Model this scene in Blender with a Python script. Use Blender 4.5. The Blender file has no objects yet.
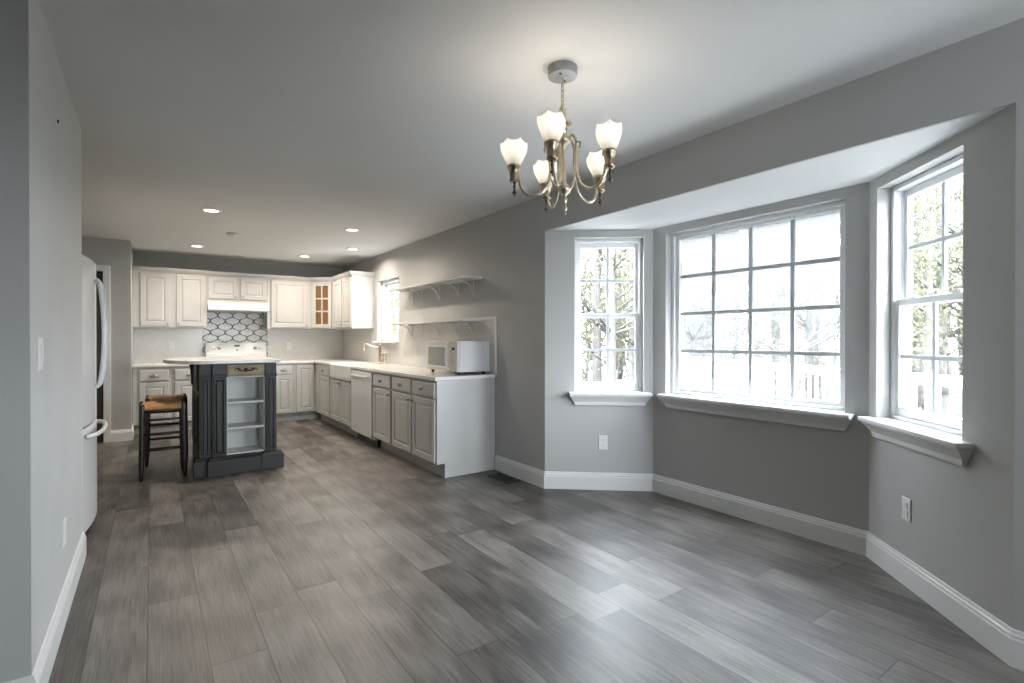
import bpy, bmesh, math, random
from mathutils import Vector, Matrix
PI = math.pi
SC = bpy.context.scene
C = SC.collection

# ------------------------------------------------------------------ camera, sky, exposure
cam_data = bpy.data.cameras.new('camera')
cam = bpy.data.objects.new('camera', cam_data)
C.objects.link(cam)
cam.location = (0, 0, 1.2524)
cam.rotation_euler = (math.radians(90 - 0.284), 0, math.radians(-35.14))
cam_data.sensor_width = 36
cam_data.lens = 512.3 / 1024 * 36
cam_data.clip_start = 0.05
cam_data.clip_end = 300
SC.camera = cam

SC.view_settings.view_transform = 'Standard'
SC.view_settings.look = 'None'
SC.view_settings.gamma = 1.0
SC.view_settings.use_curve_mapping = False
SC.view_settings.exposure = 0.7
SC.cycles.use_denoising = True
SC.cycles.max_bounces = 12
SC.cycles.diffuse_bounces = 6
SC.cycles.transparent_max_bounces = 24
SC.cycles.sample_clamp_indirect = 10
SC.cycles.caustics_reflective = False
SC.cycles.caustics_refractive = False

SKY = 27.0
W = bpy.data.worlds.new('world')
SC.world = W
W.use_nodes = True
wt = W.node_tree
wt.nodes.clear()
w_out = wt.nodes.new('ShaderNodeOutputWorld')
w_bg = wt.nodes.new('ShaderNodeBackground')
w_tc = wt.nodes.new('ShaderNodeTexCoord')
w_sp = wt.nodes.new('ShaderNodeSeparateXYZ')
w_rp = wt.nodes.new('ShaderNodeValToRGB')
w_rp.color_ramp.elements[0].position = 0.0
w_rp.color_ramp.elements[0].color = (0.87, 0.94, 1.01, 1)
w_rp.color_ramp.elements[1].position = 0.9
w_rp.color_ramp.elements[1].color = (0.82, 0.92, 1.03, 1)
wt.links.new(w_tc.outputs['Generated'], w_sp.inputs[0])
wt.links.new(w_sp.outputs['Z'], w_rp.inputs[0])
wt.links.new(w_rp.outputs[0], w_bg.inputs['Color'])
w_bg.inputs['Strength'].default_value = SKY
wt.links.new(w_bg.outputs[0], w_out.inputs['Surface'])

DOWNLIGHT_W = 12.0
CHANDELIER_W = 0.5
WARM = (1.0, 0.885, 0.75)

def portal(name, loc, direction, sx, sy):
    l = bpy.data.lights.new(name, 'AREA')
    l.shape = 'RECTANGLE'
    l.size = sx
    l.size_y = sy
    l.cycles.is_portal = True
    o = bpy.data.objects.new(name, l)
    C.objects.link(o)
    o.location = loc
    o.rotation_euler = Vector(direction).to_track_quat('-Z', 'Y').to_euler()
    return o

# ------------------------------------------------------------------ key dimensions (metres)
XW = 2.697                      # inner face of the long right wall
YB = 8.88                       # inner face of the kitchen's back wall
HC = 2.466                      # ceiling
HB = 2.155                      # bay ceiling
P3, P4, P5, P6 = (Vector((XW, 3.352)), Vector((3.376, 2.78)), Vector((3.376, 1.226)), Vector((XW, 0.495)))
XL = -0.3275                    # face of the short left wall
WT = 0.17                       # bay wall thickness

portal('portal_bay_centre', (3.60, 2.0, 1.45), (-1, 0, 0), 1.4, 1.35)
_d = (P4 - P3).normalized()
_n = Vector((-_d.y, _d.x))
_c = P3 + _d * 0.53 + _n * 0.22
portal('portal_bay_far', (_c.x, _c.y, 1.45), (-_n.x, -_n.y, 0), 0.7, 1.35)
_d = (P6 - P5).normalized()
_n = Vector((-_d.y, _d.x))
_c = P5 + _d * 0.40 + _n * 0.22
portal('portal_bay_near', (_c.x, _c.y, 1.45), (-_n.x, -_n.y, 0), 0.75, 1.35)
portal('portal_fill', (1.8, -2.8, 1.45), (0, 1, 0), 1.1, 1.5)  # sky portal at the added fill window
portal('portal_kitchen', (2.9, 6.84, 1.65), (-1, 0, 0), 0.85, 0.95)

# ------------------------------------------------------------------ materials
def new_mat(name):
    m = bpy.data.materials.new(name)
    m.use_nodes = True
    nt = m.node_tree
    return m, nt, nt.nodes['Principled BSDF']

def mth(nt, op, a, b=None, c=None):
    n = nt.nodes.new('ShaderNodeMath')
    n.operation = op
    for i, v in enumerate((a, b, c)):
        if v is None:
            continue
        if isinstance(v, (int, float)):
            n.inputs[i].default_value = v
        else:
            nt.links.new(v, n.inputs[i])
    return n.outputs[0]

def noise(nt, vec, scale, detail=3, rough=0.5):
    n = nt.nodes.new('ShaderNodeTexNoise')
    n.inputs['Scale'].default_value = scale
    n.inputs['Detail'].default_value = detail
    n.inputs['Roughness'].default_value = rough
    if vec is not None:
        nt.links.new(vec, n.inputs['Vector'])
    return n

def ramp(nt, fac, stops):
    r = nt.nodes.new('ShaderNodeValToRGB')
    e = r.color_ramp.elements
    while len(e) < len(stops):
        e.new(0.5)
    for i, (p, c) in enumerate(stops):
        e[i].position = p
        e[i].color = (c[0], c[1], c[2], 1)
    nt.links.new(fac, r.inputs[0])
    return r.outputs[0]

def bump(nt, bsdf, h, strength=0.1, dist=0.01):
    b = nt.nodes.new('ShaderNodeBump')
    b.inputs['Strength'].default_value = strength
    b.inputs['Distance'].default_value = dist
    nt.links.new(h, b.inputs['Height'])
    nt.links.new(b.outputs[0], bsdf.inputs['Normal'])

def objco(nt):
    return nt.nodes.new('ShaderNodeTexCoord').outputs['Object']

def pos(nt):
    return nt.nodes.new('ShaderNodeNewGeometry').outputs['Position']

def combine(nt, x, y, z=0.0):
    n = nt.nodes.new('ShaderNodeCombineXYZ')
    for i, v in enumerate((x, y, z)):
        if isinstance(v, (int, float)):
            n.inputs[i].default_value = v
        else:
            nt.links.new(v, n.inputs[i])
    return n.outputs[0]

def paint(name, col, rough=0.5, var=0.04, scale=3.0, bmp=0.03, bscale=180, metal=0.0, spec=0.5):
    m, nt, b = new_mat(name)
    p = pos(nt)
    n = noise(nt, p, scale, 4)
    lo = [max(0, c * (1 - var)) for c in col]
    hi = [min(1, c * (1 + var)) for c in col]
    nt.links.new(ramp(nt, n.outputs['Fac'], [(0.3, lo), (0.7, hi)]), b.inputs['Base Color'])
    b.inputs['Roughness'].default_value = rough
    b.inputs['Metallic'].default_value = metal
    b.inputs['Specular IOR Level'].default_value = spec
    if bmp:
        bump(nt, b, noise(nt, p, bscale, 2).outputs['Fac'], bmp, 0.002)
    return m

M = {}
M['wallleft'] = paint('left_wall_grey', (0.51, 0.51, 0.497), 0.6, 0.03, 2.5, 0.06, 160, spec=0.3)  # left partition only, a lighter grey than the other walls
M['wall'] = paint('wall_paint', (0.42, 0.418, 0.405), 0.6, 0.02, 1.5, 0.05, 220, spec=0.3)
M['ceiling'] = paint('ceiling_paint', (0.68, 0.68, 0.675), 0.8, 0.02, 1.2, 0.05, 150, spec=0.2)
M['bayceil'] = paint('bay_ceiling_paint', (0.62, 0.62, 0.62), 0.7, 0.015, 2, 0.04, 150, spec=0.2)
M['trim'] = paint('trim_paint', (0.68, 0.68, 0.665), 0.35, 0.02, 4, 0.02)
M['vinyl'] = paint('window_vinyl', (0.76, 0.77, 0.77), 0.35, 0.02, 5, 0)
M['muntin'] = paint('muntin_backlit', (0.55, 0.58, 0.60), 0.4, 0.02, 5, 0)  # white vinyl greyed in its colour to carry the backlit shade
M['cab'] = paint('cabinet_paint', (0.46, 0.455, 0.44), 0.38, 0.03, 6, 0.02, 120)
M['cabin'] = paint('cabinet_inside_wood', (0.17, 0.088, 0.026), 0.5, 0.15, 8, 0.02)
M['white'] = paint('white_enamel', (0.60, 0.60, 0.595), 0.22, 0.01, 5, 0)
M['plastic'] = paint('white_plastic', (0.68, 0.68, 0.665), 0.35, 0.01, 20, 0)
M['plasticdk'] = paint('grey_plastic', (0.34, 0.34, 0.33), 0.35, 0.05, 20, 0)
M['sink'] = paint('fireclay', (0.70, 0.69, 0.67), 0.15, 0.01, 5, 0)
M['charcoal'] = paint('charcoal_paint', (0.021, 0.0202, 0.0178), 0.5, 0.15, 9, 0.04, 90)
M['shelfwhite'] = paint('shelf_white', (0.55, 0.55, 0.54), 0.45, 0.02, 6, 0.01)
M['black'] = paint('black_plastic', (0.012, 0.012, 0.013), 0.3, 0.1, 30, 0)
M['silver'] = paint('silver_plastic', (0.56, 0.55, 0.52), 0.3, 0.04, 20, 0)
M['darkglass'] = paint('microwave_window', (0.30, 0.31, 0.30), 0.12, 0.05, 12, 0)
M['nickel'] = paint('aged_nickel', (0.30, 0.27, 0.23), 0.35, 0.15, 40, 0.02, 200, metal=0.9)
M['brass'] = paint('aged_brass', (0.50, 0.41, 0.29), 0.28, 0.15, 30, 0.03, 200, metal=1.0)
M['antique'] = paint('antique_brass', (0.66, 0.58, 0.45), 0.30, 0.12, 40, 0.03, 200, metal=1.0)
M['bronze'] = paint('dark_bronze', (0.10, 0.08, 0.06), 0.4, 0.2, 40, 0.03, 200, metal=0.9)
M['canopy'] = paint('grey_metal', (0.27, 0.28, 0.285), 0.4, 0.08, 30, 0.02, 200, metal=0.3)
M['stoolwood'] = paint('ebony_wood', (0.016, 0.011, 0.009), 0.35, 0.25, 25, 0.05, 120)
M['corbelwood'] = paint('dark_walnut', (0.07, 0.035, 0.018), 0.4, 0.3, 20, 0.05)
M['vent'] = paint('vent_metal', (0.012, 0.011, 0.01), 0.5, 0.1, 30, 0)
M['doorwood'] = paint('walnut_door', (0.045, 0.032, 0.02), 0.5, 0.25, 12, 0.03)
M['decking'] = paint('deck_boards', (0.25, 0.24, 0.225), 0.7, 0.1, 3, 0.05)
M['railwhite'] = paint('rail_white', (0.6, 0.6, 0.59), 0.5, 0.03, 3, 0)
M['bark'] = paint('bark', (0.055, 0.05, 0.046), 0.9, 0.35, 6, 0.4, 25)
M['barkpale'] = paint('bark_pale', (0.12, 0.113, 0.105), 0.9, 0.35, 6, 0.4, 25)

def quartz():
    m, nt, b = new_mat('quartz_worktop')
    p = pos(nt)
    n1 = noise(nt, p, 260, 2)
    n2 = noise(nt, p, 3.5, 5, 0.6)
    c1 = ramp(nt, n1.outputs['Fac'], [(0.30, (0.60, 0.59, 0.57)), (0.45, (0.70, 0.69, 0.67))])
    c2 = ramp(nt, n2.outputs['Fac'], [(0.40, (0.93, 0.93, 0.92)), (0.60, (1, 1, 1))])
    mx = nt.nodes.new('ShaderNodeMixRGB')
    mx.blend_type = 'MULTIPLY'
    mx.inputs[0].default_value = 1
    nt.links.new(c1, mx.inputs[1])
    nt.links.new(c2, mx.inputs[2])
    nt.links.new(mx.outputs[0], b.inputs['Base Color'])
    b.inputs['Roughness'].default_value = 0.16
    return m
M['quartz'] = quartz()

def plank_floor():
    m, nt, b = new_mat('vinyl_plank_floor')
    p = pos(nt)
    s = nt.nodes.new('ShaderNodeSeparateXYZ')
    nt.links.new(p, s.inputs[0])
    x, y = s.outputs['X'], s.outputs['Y']
    PW, PL = 0.2, 1.22
    u = mth(nt, 'DIVIDE', mth(nt, 'ADD', x, 0.017), PW)
    row = mth(nt, 'FLOOR', u)
    wn = nt.nodes.new('ShaderNodeTexWhiteNoise')
    wn.noise_dimensions = '1D'
    nt.links.new(row, wn.inputs['W'])
    v = mth(nt, 'ADD', mth(nt, 'DIVIDE', y, PL), wn.outputs['Value'])
    col = mth(nt, 'FLOOR', v)
    wn2 = nt.nodes.new('ShaderNodeTexWhiteNoise')
    wn2.noise_dimensions = '2D'
    nt.links.new(combine(nt, row, col), wn2.inputs['Vector'])
    rnd = wn2.outputs['Value']
    fu = mth(nt, 'FRACT', u)
    fv = mth(nt, 'FRACT', v)
    du = mth(nt, 'MULTIPLY', mth(nt, 'MINIMUM', fu, mth(nt, 'SUBTRACT', 1, fu)), PW)
    dv = mth(nt, 'MULTIPLY', mth(nt, 'MINIMUM', fv, mth(nt, 'SUBTRACT', 1, fv)), PL)
    edge = mth(nt, 'MINIMUM', du, dv)
    seam = mth(nt, 'LESS_THAN', edge, 0.0020)
    # grain: noise stretched along each plank, shifted per plank
    gx = mth(nt, 'ADD', mth(nt, 'MULTIPLY', x, 9.0), mth(nt, 'MULTIPLY', rnd, 37.0))
    gy = mth(nt, 'ADD', mth(nt, 'MULTIPLY', y, 0.9), mth(nt, 'MULTIPLY', rnd, 91.0))
    gv = combine(nt, gx, gy)
    big = noise(nt, gv, 0.9, 3, 0.55)
    gv2 = combine(nt, mth(nt, 'MULTIPLY', gx, 7.0), mth(nt, 'MULTIPLY', gy, 3.2))
    fine = noise(nt, gv2, 1.4, 6, 0.7)
    wv = nt.nodes.new('ShaderNodeTexWave')
    wv.wave_type = 'RINGS'
    wv.inputs['Scale'].default_value = 0.9
    wv.inputs['Distortion'].default_value = 5.0
    wv.inputs['Detail'].default_value = 3
    nt.links.new(combine(nt, mth(nt, 'MULTIPLY', gx, 0.9), mth(nt, 'MULTIPLY', gy, 0.8)), wv.inputs['Vector'])
    mot = noise(nt, combine(nt, mth(nt, 'ADD', mth(nt, 'MULTIPLY', x, 9.0), mth(nt, 'MULTIPLY', rnd, 53.0)), mth(nt, 'MULTIPLY', y, 1.3)), 1.1, 5, 0.6)
    t = mth(nt, 'ADD', mth(nt, 'ADD', mth(nt, 'MULTIPLY', big.outputs['Fac'], 0.32), mth(nt, 'MULTIPLY', mot.outputs['Fac'], 0.34)),
            mth(nt, 'ADD', mth(nt, 'MULTIPLY', fine.outputs['Fac'], 0.62),
                mth(nt, 'ADD', mth(nt, 'MULTIPLY', wv.outputs['Fac'], 0.10), mth(nt, 'MULTIPLY', rnd, 0.24))))
    # crisp dark pores and grain lines
    pore = noise(nt, combine(nt, mth(nt, 'MULTIPLY', gx, 16.0), mth(nt, 'MULTIPLY', gy, 5.0)), 1.2, 3, 0.6)
    pl = nt.nodes.new('ShaderNodeMapRange')
    pl.inputs['From Min'].default_value = 0.52
    pl.inputs['From Max'].default_value = 0.66
    nt.links.new(pore.outputs['Fac'], pl.inputs['Value'])
    t = mth(nt, 'SUBTRACT', t, mth(nt, 'MULTIPLY', pl.outputs[0], 0.11))
    t = mth(nt, 'SUBTRACT', t, 0.29)
    c = ramp(nt, t, [(0.30, (0.020, 0.017, 0.015)), (0.43, (0.062, 0.054, 0.047)), (0.55, (0.114, 0.102, 0.091)), (0.75, (0.205, 0.188, 0.170))])
    mx = nt.nodes.new('ShaderNodeMixRGB')
    nt.links.new(seam, mx.inputs[0])
    nt.links.new(c, mx.inputs[1])
    mx.inputs[2].default_value = (0.02, 0.018, 0.016, 1)
    nt.links.new(mx.outputs[0], b.inputs['Base Color'])
    rr = nt.nodes.new('ShaderNodeMapRange')
    rr.inputs['To Min'].default_value = 0.36
    rr.inputs['To Max'].default_value = 0.50
    nt.links.new(fine.outputs['Fac'], rr.inputs['Value'])
    nt.links.new(rr.outputs[0], b.inputs['Roughness'])
    b.inputs['Specular IOR Level'].default_value = 0.75
    h = mth(nt, 'SUBTRACT', mth(nt, 'MULTIPLY', fine.outputs['Fac'], 0.35), mth(nt, 'MULTIPLY', seam, 1.0))
    bump(nt, b, h, 0.16, 0.003)
    return m
M['floor'] = plank_floor()

def herringbone():
    m, nt, b = new_mat('white_herringbone_tile')
    p = pos(nt)
    s = nt.nodes.new('ShaderNodeSeparateXYZ')
    nt.links.new(p, s.inputs[0])
    h = mth(nt, 'ADD', s.outputs['X'], s.outputs['Y'])
    z = s.outputs['Z']
    # zig-zag rows: fold the horizontal coordinate, then slant the rows by it
    T = 0.052
    f = mth(nt, 'PINGPONG', h, T)
    k = mth(nt, 'DIVIDE', mth(nt, 'ADD', z, f), 0.034)
    fr = mth(nt, 'FRACT', k)
    g1 = mth(nt, 'MINIMUM', fr, mth(nt, 'SUBTRACT', 1, fr))
    g2 = mth(nt, 'DIVIDE', mth(nt, 'MINIMUM', f, mth(nt, 'SUBTRACT', T, f)), 0.034)
    g = mth(nt, 'MINIMUM', g1, g2)
    gr = mth(nt, 'LESS_THAN', g, 0.035)
    wn = nt.nodes.new('ShaderNodeTexWhiteNoise')
    wn.noise_dimensions = '2D'
    nt.links.new(combine(nt, mth(nt, 'FLOOR', k), mth(nt, 'FLOOR', mth(nt, 'DIVIDE', h, T))), wn.inputs['Vector'])
    c = ramp(nt, wn.outputs['Value'], [(0, (0.55, 0.54, 0.515)), (1, (0.585, 0.575, 0.55))])
    mx = nt.nodes.new('ShaderNodeMixRGB')
    nt.links.new(gr, mx.inputs[0])
    nt.links.new(c, mx.inputs[1])
    mx.inputs[2].default_value = (0.51, 0.50, 0.475, 1)
    nt.links.new(mx.outputs[0], b.inputs['Base Color'])
    b.inputs['Roughness'].default_value = 0.22
    bump(nt, b, mth(nt, 'MINIMUM', g, 0.08), 0.25, 0.01)
    return m
M['tile'] = herringbone()

LX0, LZ0 = 0.818, 1.437       # one touching point of the lantern outlines
def lantern():
    m, nt, b = new_mat('lantern_tile')
    p = pos(nt)
    s = nt.nodes.new('ShaderNodeSeparateXYZ')
    nt.links.new(p, s.inputs[0])
    Wd, Pz = 0.1965, 0.0860
    ang = mth(nt, 'MULTIPLY', mth(nt, 'SUBTRACT', s.outputs['Z'], LZ0), PI / Pz)
    cs = mth(nt, 'COSINE', ang)
    Am = Wd * 0.245
    A = mth(nt, 'MULTIPLY', mth(nt, 'MULTIPLY', mth(nt, 'SIGN', cs), mth(nt, 'POWER', mth(nt, 'ABSOLUTE', cs), 0.65)), Am)
    x0 = mth(nt, 'SUBTRACT', s.outputs['X'], LX0)
    def near(q_):
        q = mth(nt, 'FRACT', mth(nt, 'ADD', mth(nt, 'DIVIDE', q_, Wd), 0.5))
        return mth(nt, 'MULTIPLY', mth(nt, 'ABSOLUTE', mth(nt, 'SUBTRACT', q, 0.5)), Wd)
    e = near(mth(nt, 'ADD', mth(nt, 'SUBTRACT', x0, A), Wd * 0.25))
    o = near(mth(nt, 'SUBTRACT', mth(nt, 'ADD', x0, A), Wd * 0.25))
    d = mth(nt, 'MINIMUM', e, o)
    sl = mth(nt, 'SQRT', mth(nt, 'ADD', 1.0, mth(nt, 'POWER', mth(nt, 'MULTIPLY', mth(nt, 'SINE', ang), Am * PI / Pz), 2.0)))
    d = mth(nt, 'DIVIDE', d, sl)
    line = mth(nt, 'LESS_THAN', d, 0.0056)
    n = noise(nt, p, 14, 3)
    c = ramp(nt, n.outputs['Fac'], [(0.3, (0.43, 0.425, 0.40)), (0.7, (0.53, 0.52, 0.50))])
    mx = nt.nodes.new('ShaderNodeMixRGB')
    nt.links.new(line, mx.inputs[0])
    nt.links.new(c, mx.inputs[1])
    mx.inputs[2].default_value = (0.03, 0.029, 0.028, 1)
    nt.links.new(mx.outputs[0], b.inputs['Base Color'])
    b.inputs['Roughness'].default_value = 0.25
    bump(nt, b, mth(nt, 'MINIMUM', d, 0.012), 0.3, 0.4)
    return m
M['lantern'] = lantern()

def rush():
    m, nt, b = new_mat('woven_rush')
    oc = objco(nt)
    wv = nt.nodes.new('ShaderNodeTexWave')
    wv.bands_direction = 'DIAGONAL'
    wv.inputs['Scale'].default_value = 45
    wv.inputs['Distortion'].default_value = 2.5
    nt.links.new(oc, wv.inputs['Vector'])
    n = noise(nt, oc, 35, 4)
    t = mth(nt, 'ADD', mth(nt, 'MULTIPLY', wv.outputs['Fac'], 0.5), mth(nt, 'MULTIPLY', n.outputs['Fac'], 0.5))
    nt.links.new(ramp(nt, t, [(0.2, (0.22, 0.08, 0.025)), (0.5, (0.50, 0.25, 0.085)), (0.8, (0.66, 0.40, 0.18))]), b.inputs['Base Color'])
    b.inputs['Roughness'].default_value = 0.75
    bump(nt, b, wv.outputs['Fac'], 0.6, 0.006)
    return m
M['rush'] = rush()

def drawer_wood():
    m, nt, b = new_mat('pale_distressed_wood')
    oc = pos(nt)
    mp = nt.nodes.new('ShaderNodeMapping')
    mp.inputs['Scale'].default_value = (3, 20, 22)
    nt.links.new(oc, mp.inputs['Vector'])
    n = noise(nt, mp.outputs[0], 2.2, 5, 0.65)
    nt.links.new(ramp(nt, n.outputs['Fac'], [(0.25, (0.14, 0.10, 0.055)), (0.5, (0.30, 0.24, 0.15)), (0.75, (0.44, 0.38, 0.27))]), b.inputs['Base Color'])
    b.inputs['Roughness'].default_value = 0.6
    return m
M['drawerwood'] = drawer_wood()

def glass(name, fog=0.0):
    m, nt, b = new_mat(name)
    nt.nodes.remove(b)
    out = [n for n in nt.nodes if n.type == 'OUTPUT_MATERIAL'][0]
    tr = nt.nodes.new('ShaderNodeBsdfTransparent')
    gl = nt.nodes.new('ShaderNodeBsdfGlossy')
    gl.inputs['Roughness'].default_value = 0.02
    lw = nt.nodes.new('ShaderNodeLayerWeight')
    fac = mth(nt, 'ADD', mth(nt, 'MULTIPLY', mth(nt, 'POWER', lw.outputs['Facing'], 5.0), 0.6), 0.02)
    mx = nt.nodes.new('ShaderNodeMixShader')
    nt.links.new(fac, mx.inputs[0])
    nt.links.new(tr.outputs[0], mx.inputs[1])
    nt.links.new(gl.outputs[0], mx.inputs[2])
    last = mx.outputs[0]
    if fog:
        p = pos(nt)
        mp = nt.nodes.new('ShaderNodeMapping')
        mp.inputs['Scale'].default_value = (1, 9, 2.0)
        nt.links.new(p, mp.inputs['Vector'])
        n1 = noise(nt, mp.outputs[0], 2.2, 6, 0.7)
        n2 = noise(nt, p, 3.0, 3)
        s = nt.nodes.new('ShaderNodeSeparateXYZ')
        nt.links.new(p, s.inputs[0])
        hgt = nt.nodes.new('ShaderNodeMapRange')
        hgt.inputs['From Min'].default_value = 0.95
        hgt.inputs['From Max'].default_value = 1.8
        hgt.inputs['To Min'].default_value = -0.22
        hgt.inputs['To Max'].default_value = 0.30
        nt.links.new(s.outputs['Z'], hgt.inputs['Value'])
        t = mth(nt, 'ADD', mth(nt, 'ADD', mth(nt, 'MULTIPLY', n1.outputs['Fac'], 0.9), mth(nt, 'MULTIPLY', n2.outputs['Fac'], 0.5)), hgt.outputs[0])
        f = nt.nodes.new('ShaderNodeMapRange')
        f.inputs['From Min'].default_value = 0.45
        f.inputs['From Max'].default_value = 0.95
        f.inputs['To Min'].default_value = 0.14
        f.inputs['To Max'].default_value = fog
        nt.links.new(t, f.inputs['Value'])
        tl = nt.nodes.new('ShaderNodeBsdfTranslucent')
        tl.inputs['Color'].default_value = (0.078, 0.078, 0.077, 1)
        m2 = nt.nodes.new('ShaderNodeMixShader')
        outer = mth(nt, 'GREATER_THAN', s.outputs['X'], 3.376 + 0.1225)     # the film lies on the outer face
        nt.links.new(mth(nt, 'MULTIPLY', f.outputs[0], outer), m2.inputs[0])
        nt.links.new(last, m2.inputs[1])
        nt.links.new(tl.outputs[0], m2.inputs[2])
        last = m2.outputs[0]
    nt.links.new(last, out.inputs['Surface'])
    return m
M['glass'] = glass('window_glass')
M['fogglass'] = glass('fogged_window_glass', 0.98)

def shade_glass():
    m, nt, b = new_mat('frosted_shade_glass')
    nt.nodes.remove(b)
    out = [n for n in nt.nodes if n.type == 'OUTPUT_MATERIAL'][0]
    tl = nt.nodes.new('ShaderNodeBsdfTranslucent')
    tl.inputs['Color'].default_value = (0.68, 0.68, 0.67, 1)
    df = nt.nodes.new('ShaderNodeBsdfPrincipled')
    df.inputs['Base Color'].default_value = (0.85, 0.84, 0.82, 1)
    df.inputs['Roughness'].default_value = 0.3
    n = noise(nt, objco(nt), 60, 2)
    f = nt.nodes.new('ShaderNodeMapRange')
    f.inputs['To Min'].default_value = 0.40
    f.inputs['To Max'].default_value = 0.55
    nt.links.new(n.outputs['Fac'], f.inputs['Value'])
    mx = nt.nodes.new('ShaderNodeMixShader')
    nt.links.new(f.outputs[0], mx.inputs[0])
    nt.links.new(df.outputs[0], mx.inputs[1])
    nt.links.new(tl.outputs[0], mx.inputs[2])
    nt.links.new(mx.outputs[0], out.inputs['Surface'])
    return m
M['shade'] = shade_glass()

def emit(name, col, st):
    m, nt, b = new_mat(name)
    n = noise(nt, objco(nt), 5, 1)
    nt.links.new(ramp(nt, n.outputs['Fac'], [(0.0, [c * 0.97 for c in col]), (1.0, col)]), b.inputs['Emission Color'])
    b.inputs['Emission Strength'].default_value = st
    b.inputs['Base Color'].default_value = (0.8, 0.8, 0.8, 1)
    return m
M['lens'] = emit('downlight_lens', (1.0, 0.90, 0.76), 6.0)
M['bulb'] = emit('bulb_glow', (1.0, 0.84, 0.62), 3.0)

def leaf(name, lo, hi):
    m, nt, b = new_mat(name)
    nt.nodes.remove(b)
    out = [n for n in nt.nodes if n.type == 'OUTPUT_MATERIAL'][0]
    n = noise(nt, pos(nt), 2.5, 3)
    c = ramp(nt, n.outputs['Fac'], [(0.3, lo), (0.7, hi)])
    d = nt.nodes.new('ShaderNodeBsdfDiffuse')
    t = nt.nodes.new('ShaderNodeBsdfTranslucent')
    nt.links.new(c, d.inputs['Color'])
    nt.links.new(c, t.inputs['Color'])
    mx = nt.nodes.new('ShaderNodeMixShader')
    mx.inputs[0].default_value = 0.5
    nt.links.new(d.outputs[0], mx.inputs[1])
    nt.links.new(t.outputs[0], mx.inputs[2])
    nt.links.new(mx.outputs[0], out.inputs['Surface'])
    return m
M['leaf'] = leaf('leaves_yellow_green', (0.065, 0.070, 0.040), (0.14, 0.14, 0.088))
M['leafdk'] = leaf('leaves_green', (0.16, 0.22, 0.09), (0.34, 0.40, 0.18))

def ground_mat():
    m, nt, b = new_mat('leaf_litter')
    p = pos(nt)
    n = noise(nt, p, 1.2, 8, 0.7)
    nt.links.new(ramp(nt, n.outputs['Fac'], [(0.3, (0.025, 0.022, 0.018)), (0.5, (0.05, 0.047, 0.038)), (0.7, (0.075, 0.08, 0.055))]), b.inputs['Base Color'])
    b.inputs['Roughness'].default_value = 0.95
    return m
M['ground'] = ground_mat()

# ------------------------------------------------------------------ mesh helpers
def NB():
    return bmesh.new()

def box(bm, x0, x1, y0, y1, z0, z1, bev=0.0, seg=2):
    t = bmesh.new()
    vs = [t.verts.new((x, y, z)) for x in (x0, x1) for y in (y0, y1) for z in (z0, z1)]
    for f in ((0, 1, 3, 2), (4, 6, 7, 5), (0, 4, 5, 1), (2, 3, 7, 6), (0, 2, 6, 4), (1, 5, 7, 3)):
        t.faces.new([vs[i] for i in f])
    bmesh.ops.recalc_face_normals(t, faces=t.faces)
    if bev > 0:
        bmesh.ops.bevel(t, geom=list(t.edges), offset=bev, segments=seg, affect='EDGES', profile=0.5)
    merge(bm, t)
    return bm

def merge(bm, t, mat=None):
    if mat is not None:
        bmesh.ops.transform(t, matrix=mat, verts=t.verts)
    mp = {}
    for v in t.verts:
        mp[v] = bm.verts.new(v.co)
    for f in t.faces:
        try:
            nf = bm.faces.new([mp[v] for v in f.verts])
            nf.smooth = f.smooth
        except ValueError:
            pass
    t.free()

def prism(bm, pts, z0, z1):
    """vertical prism over an xy polygon"""
    n = len(pts)
    lo = [bm.verts.new((p[0], p[1], z0)) for p in pts]
    hi = [bm.verts.new((p[0], p[1], z1)) for p in pts]
    bm.faces.new(lo[::-1])
    bm.faces.new(hi)
    for i in range(n):
        j = (i + 1) % n
        bm.faces.new((lo[i], lo[j], hi[j], hi[i]))
    bmesh.ops.recalc_face_normals(bm, faces=bm.faces)
    return bm

def loft(bm, rings, closed=True, cap=True, smooth=True):
    rv = [[bm.verts.new(p) for p in r] for r in rings]
    n = len(rings[0])
    for a, b in zip(rv[:-1], rv[1:]):
        for i in range(n if closed else n - 1):
            j = (i + 1) % n
            f = bm.faces.new((a[i], a[j], b[j], b[i]))
            f.smooth = smooth
    if cap and closed:
        bm.faces.new(rv[0][::-1])
        bm.faces.new(rv[-1])
    return rv

def lathe(bm, prof, cx=0, cy=0, cz=0, n=24, cap=True, smooth=True):
    rings = [[(cx + r * math.cos(2 * PI * i / n), cy + r * math.sin(2 * PI * i / n), cz + z) for i in range(n)] for r, z in prof]
    loft(bm, rings, True, cap, smooth)
    return bm

def tube(bm, pts, r, n=10, cap=True):
    """round tube through points; r may be a list"""
    pts = [Vector(p) for p in pts]
    rs = r if isinstance(r, (list, tuple)) else [r] * len(pts)
    rings = []
    up = None
    for i, p in enumerate(pts):
        a = pts[max(0, i - 1)]
        b = pts[min(len(pts) - 1, i + 1)]
        d = (b - a).normalized()
        if up is None:
            up = Vector((0, 0, 1)) if abs(d.z) < 0.9 else Vector((1, 0, 0))
        s = d.cross(up)
        if s.length < 1e-5:
            s = d.cross(Vector((0, 1, 0)))
        s.normalize()
        up = s.cross(d).normalized()
        rings.append([p + (s * math.cos(2 * PI * k / n) + up * math.sin(2 * PI * k / n)) * rs[i] for k in range(n)])
    loft(bm, rings, True, cap)
    return bm

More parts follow.
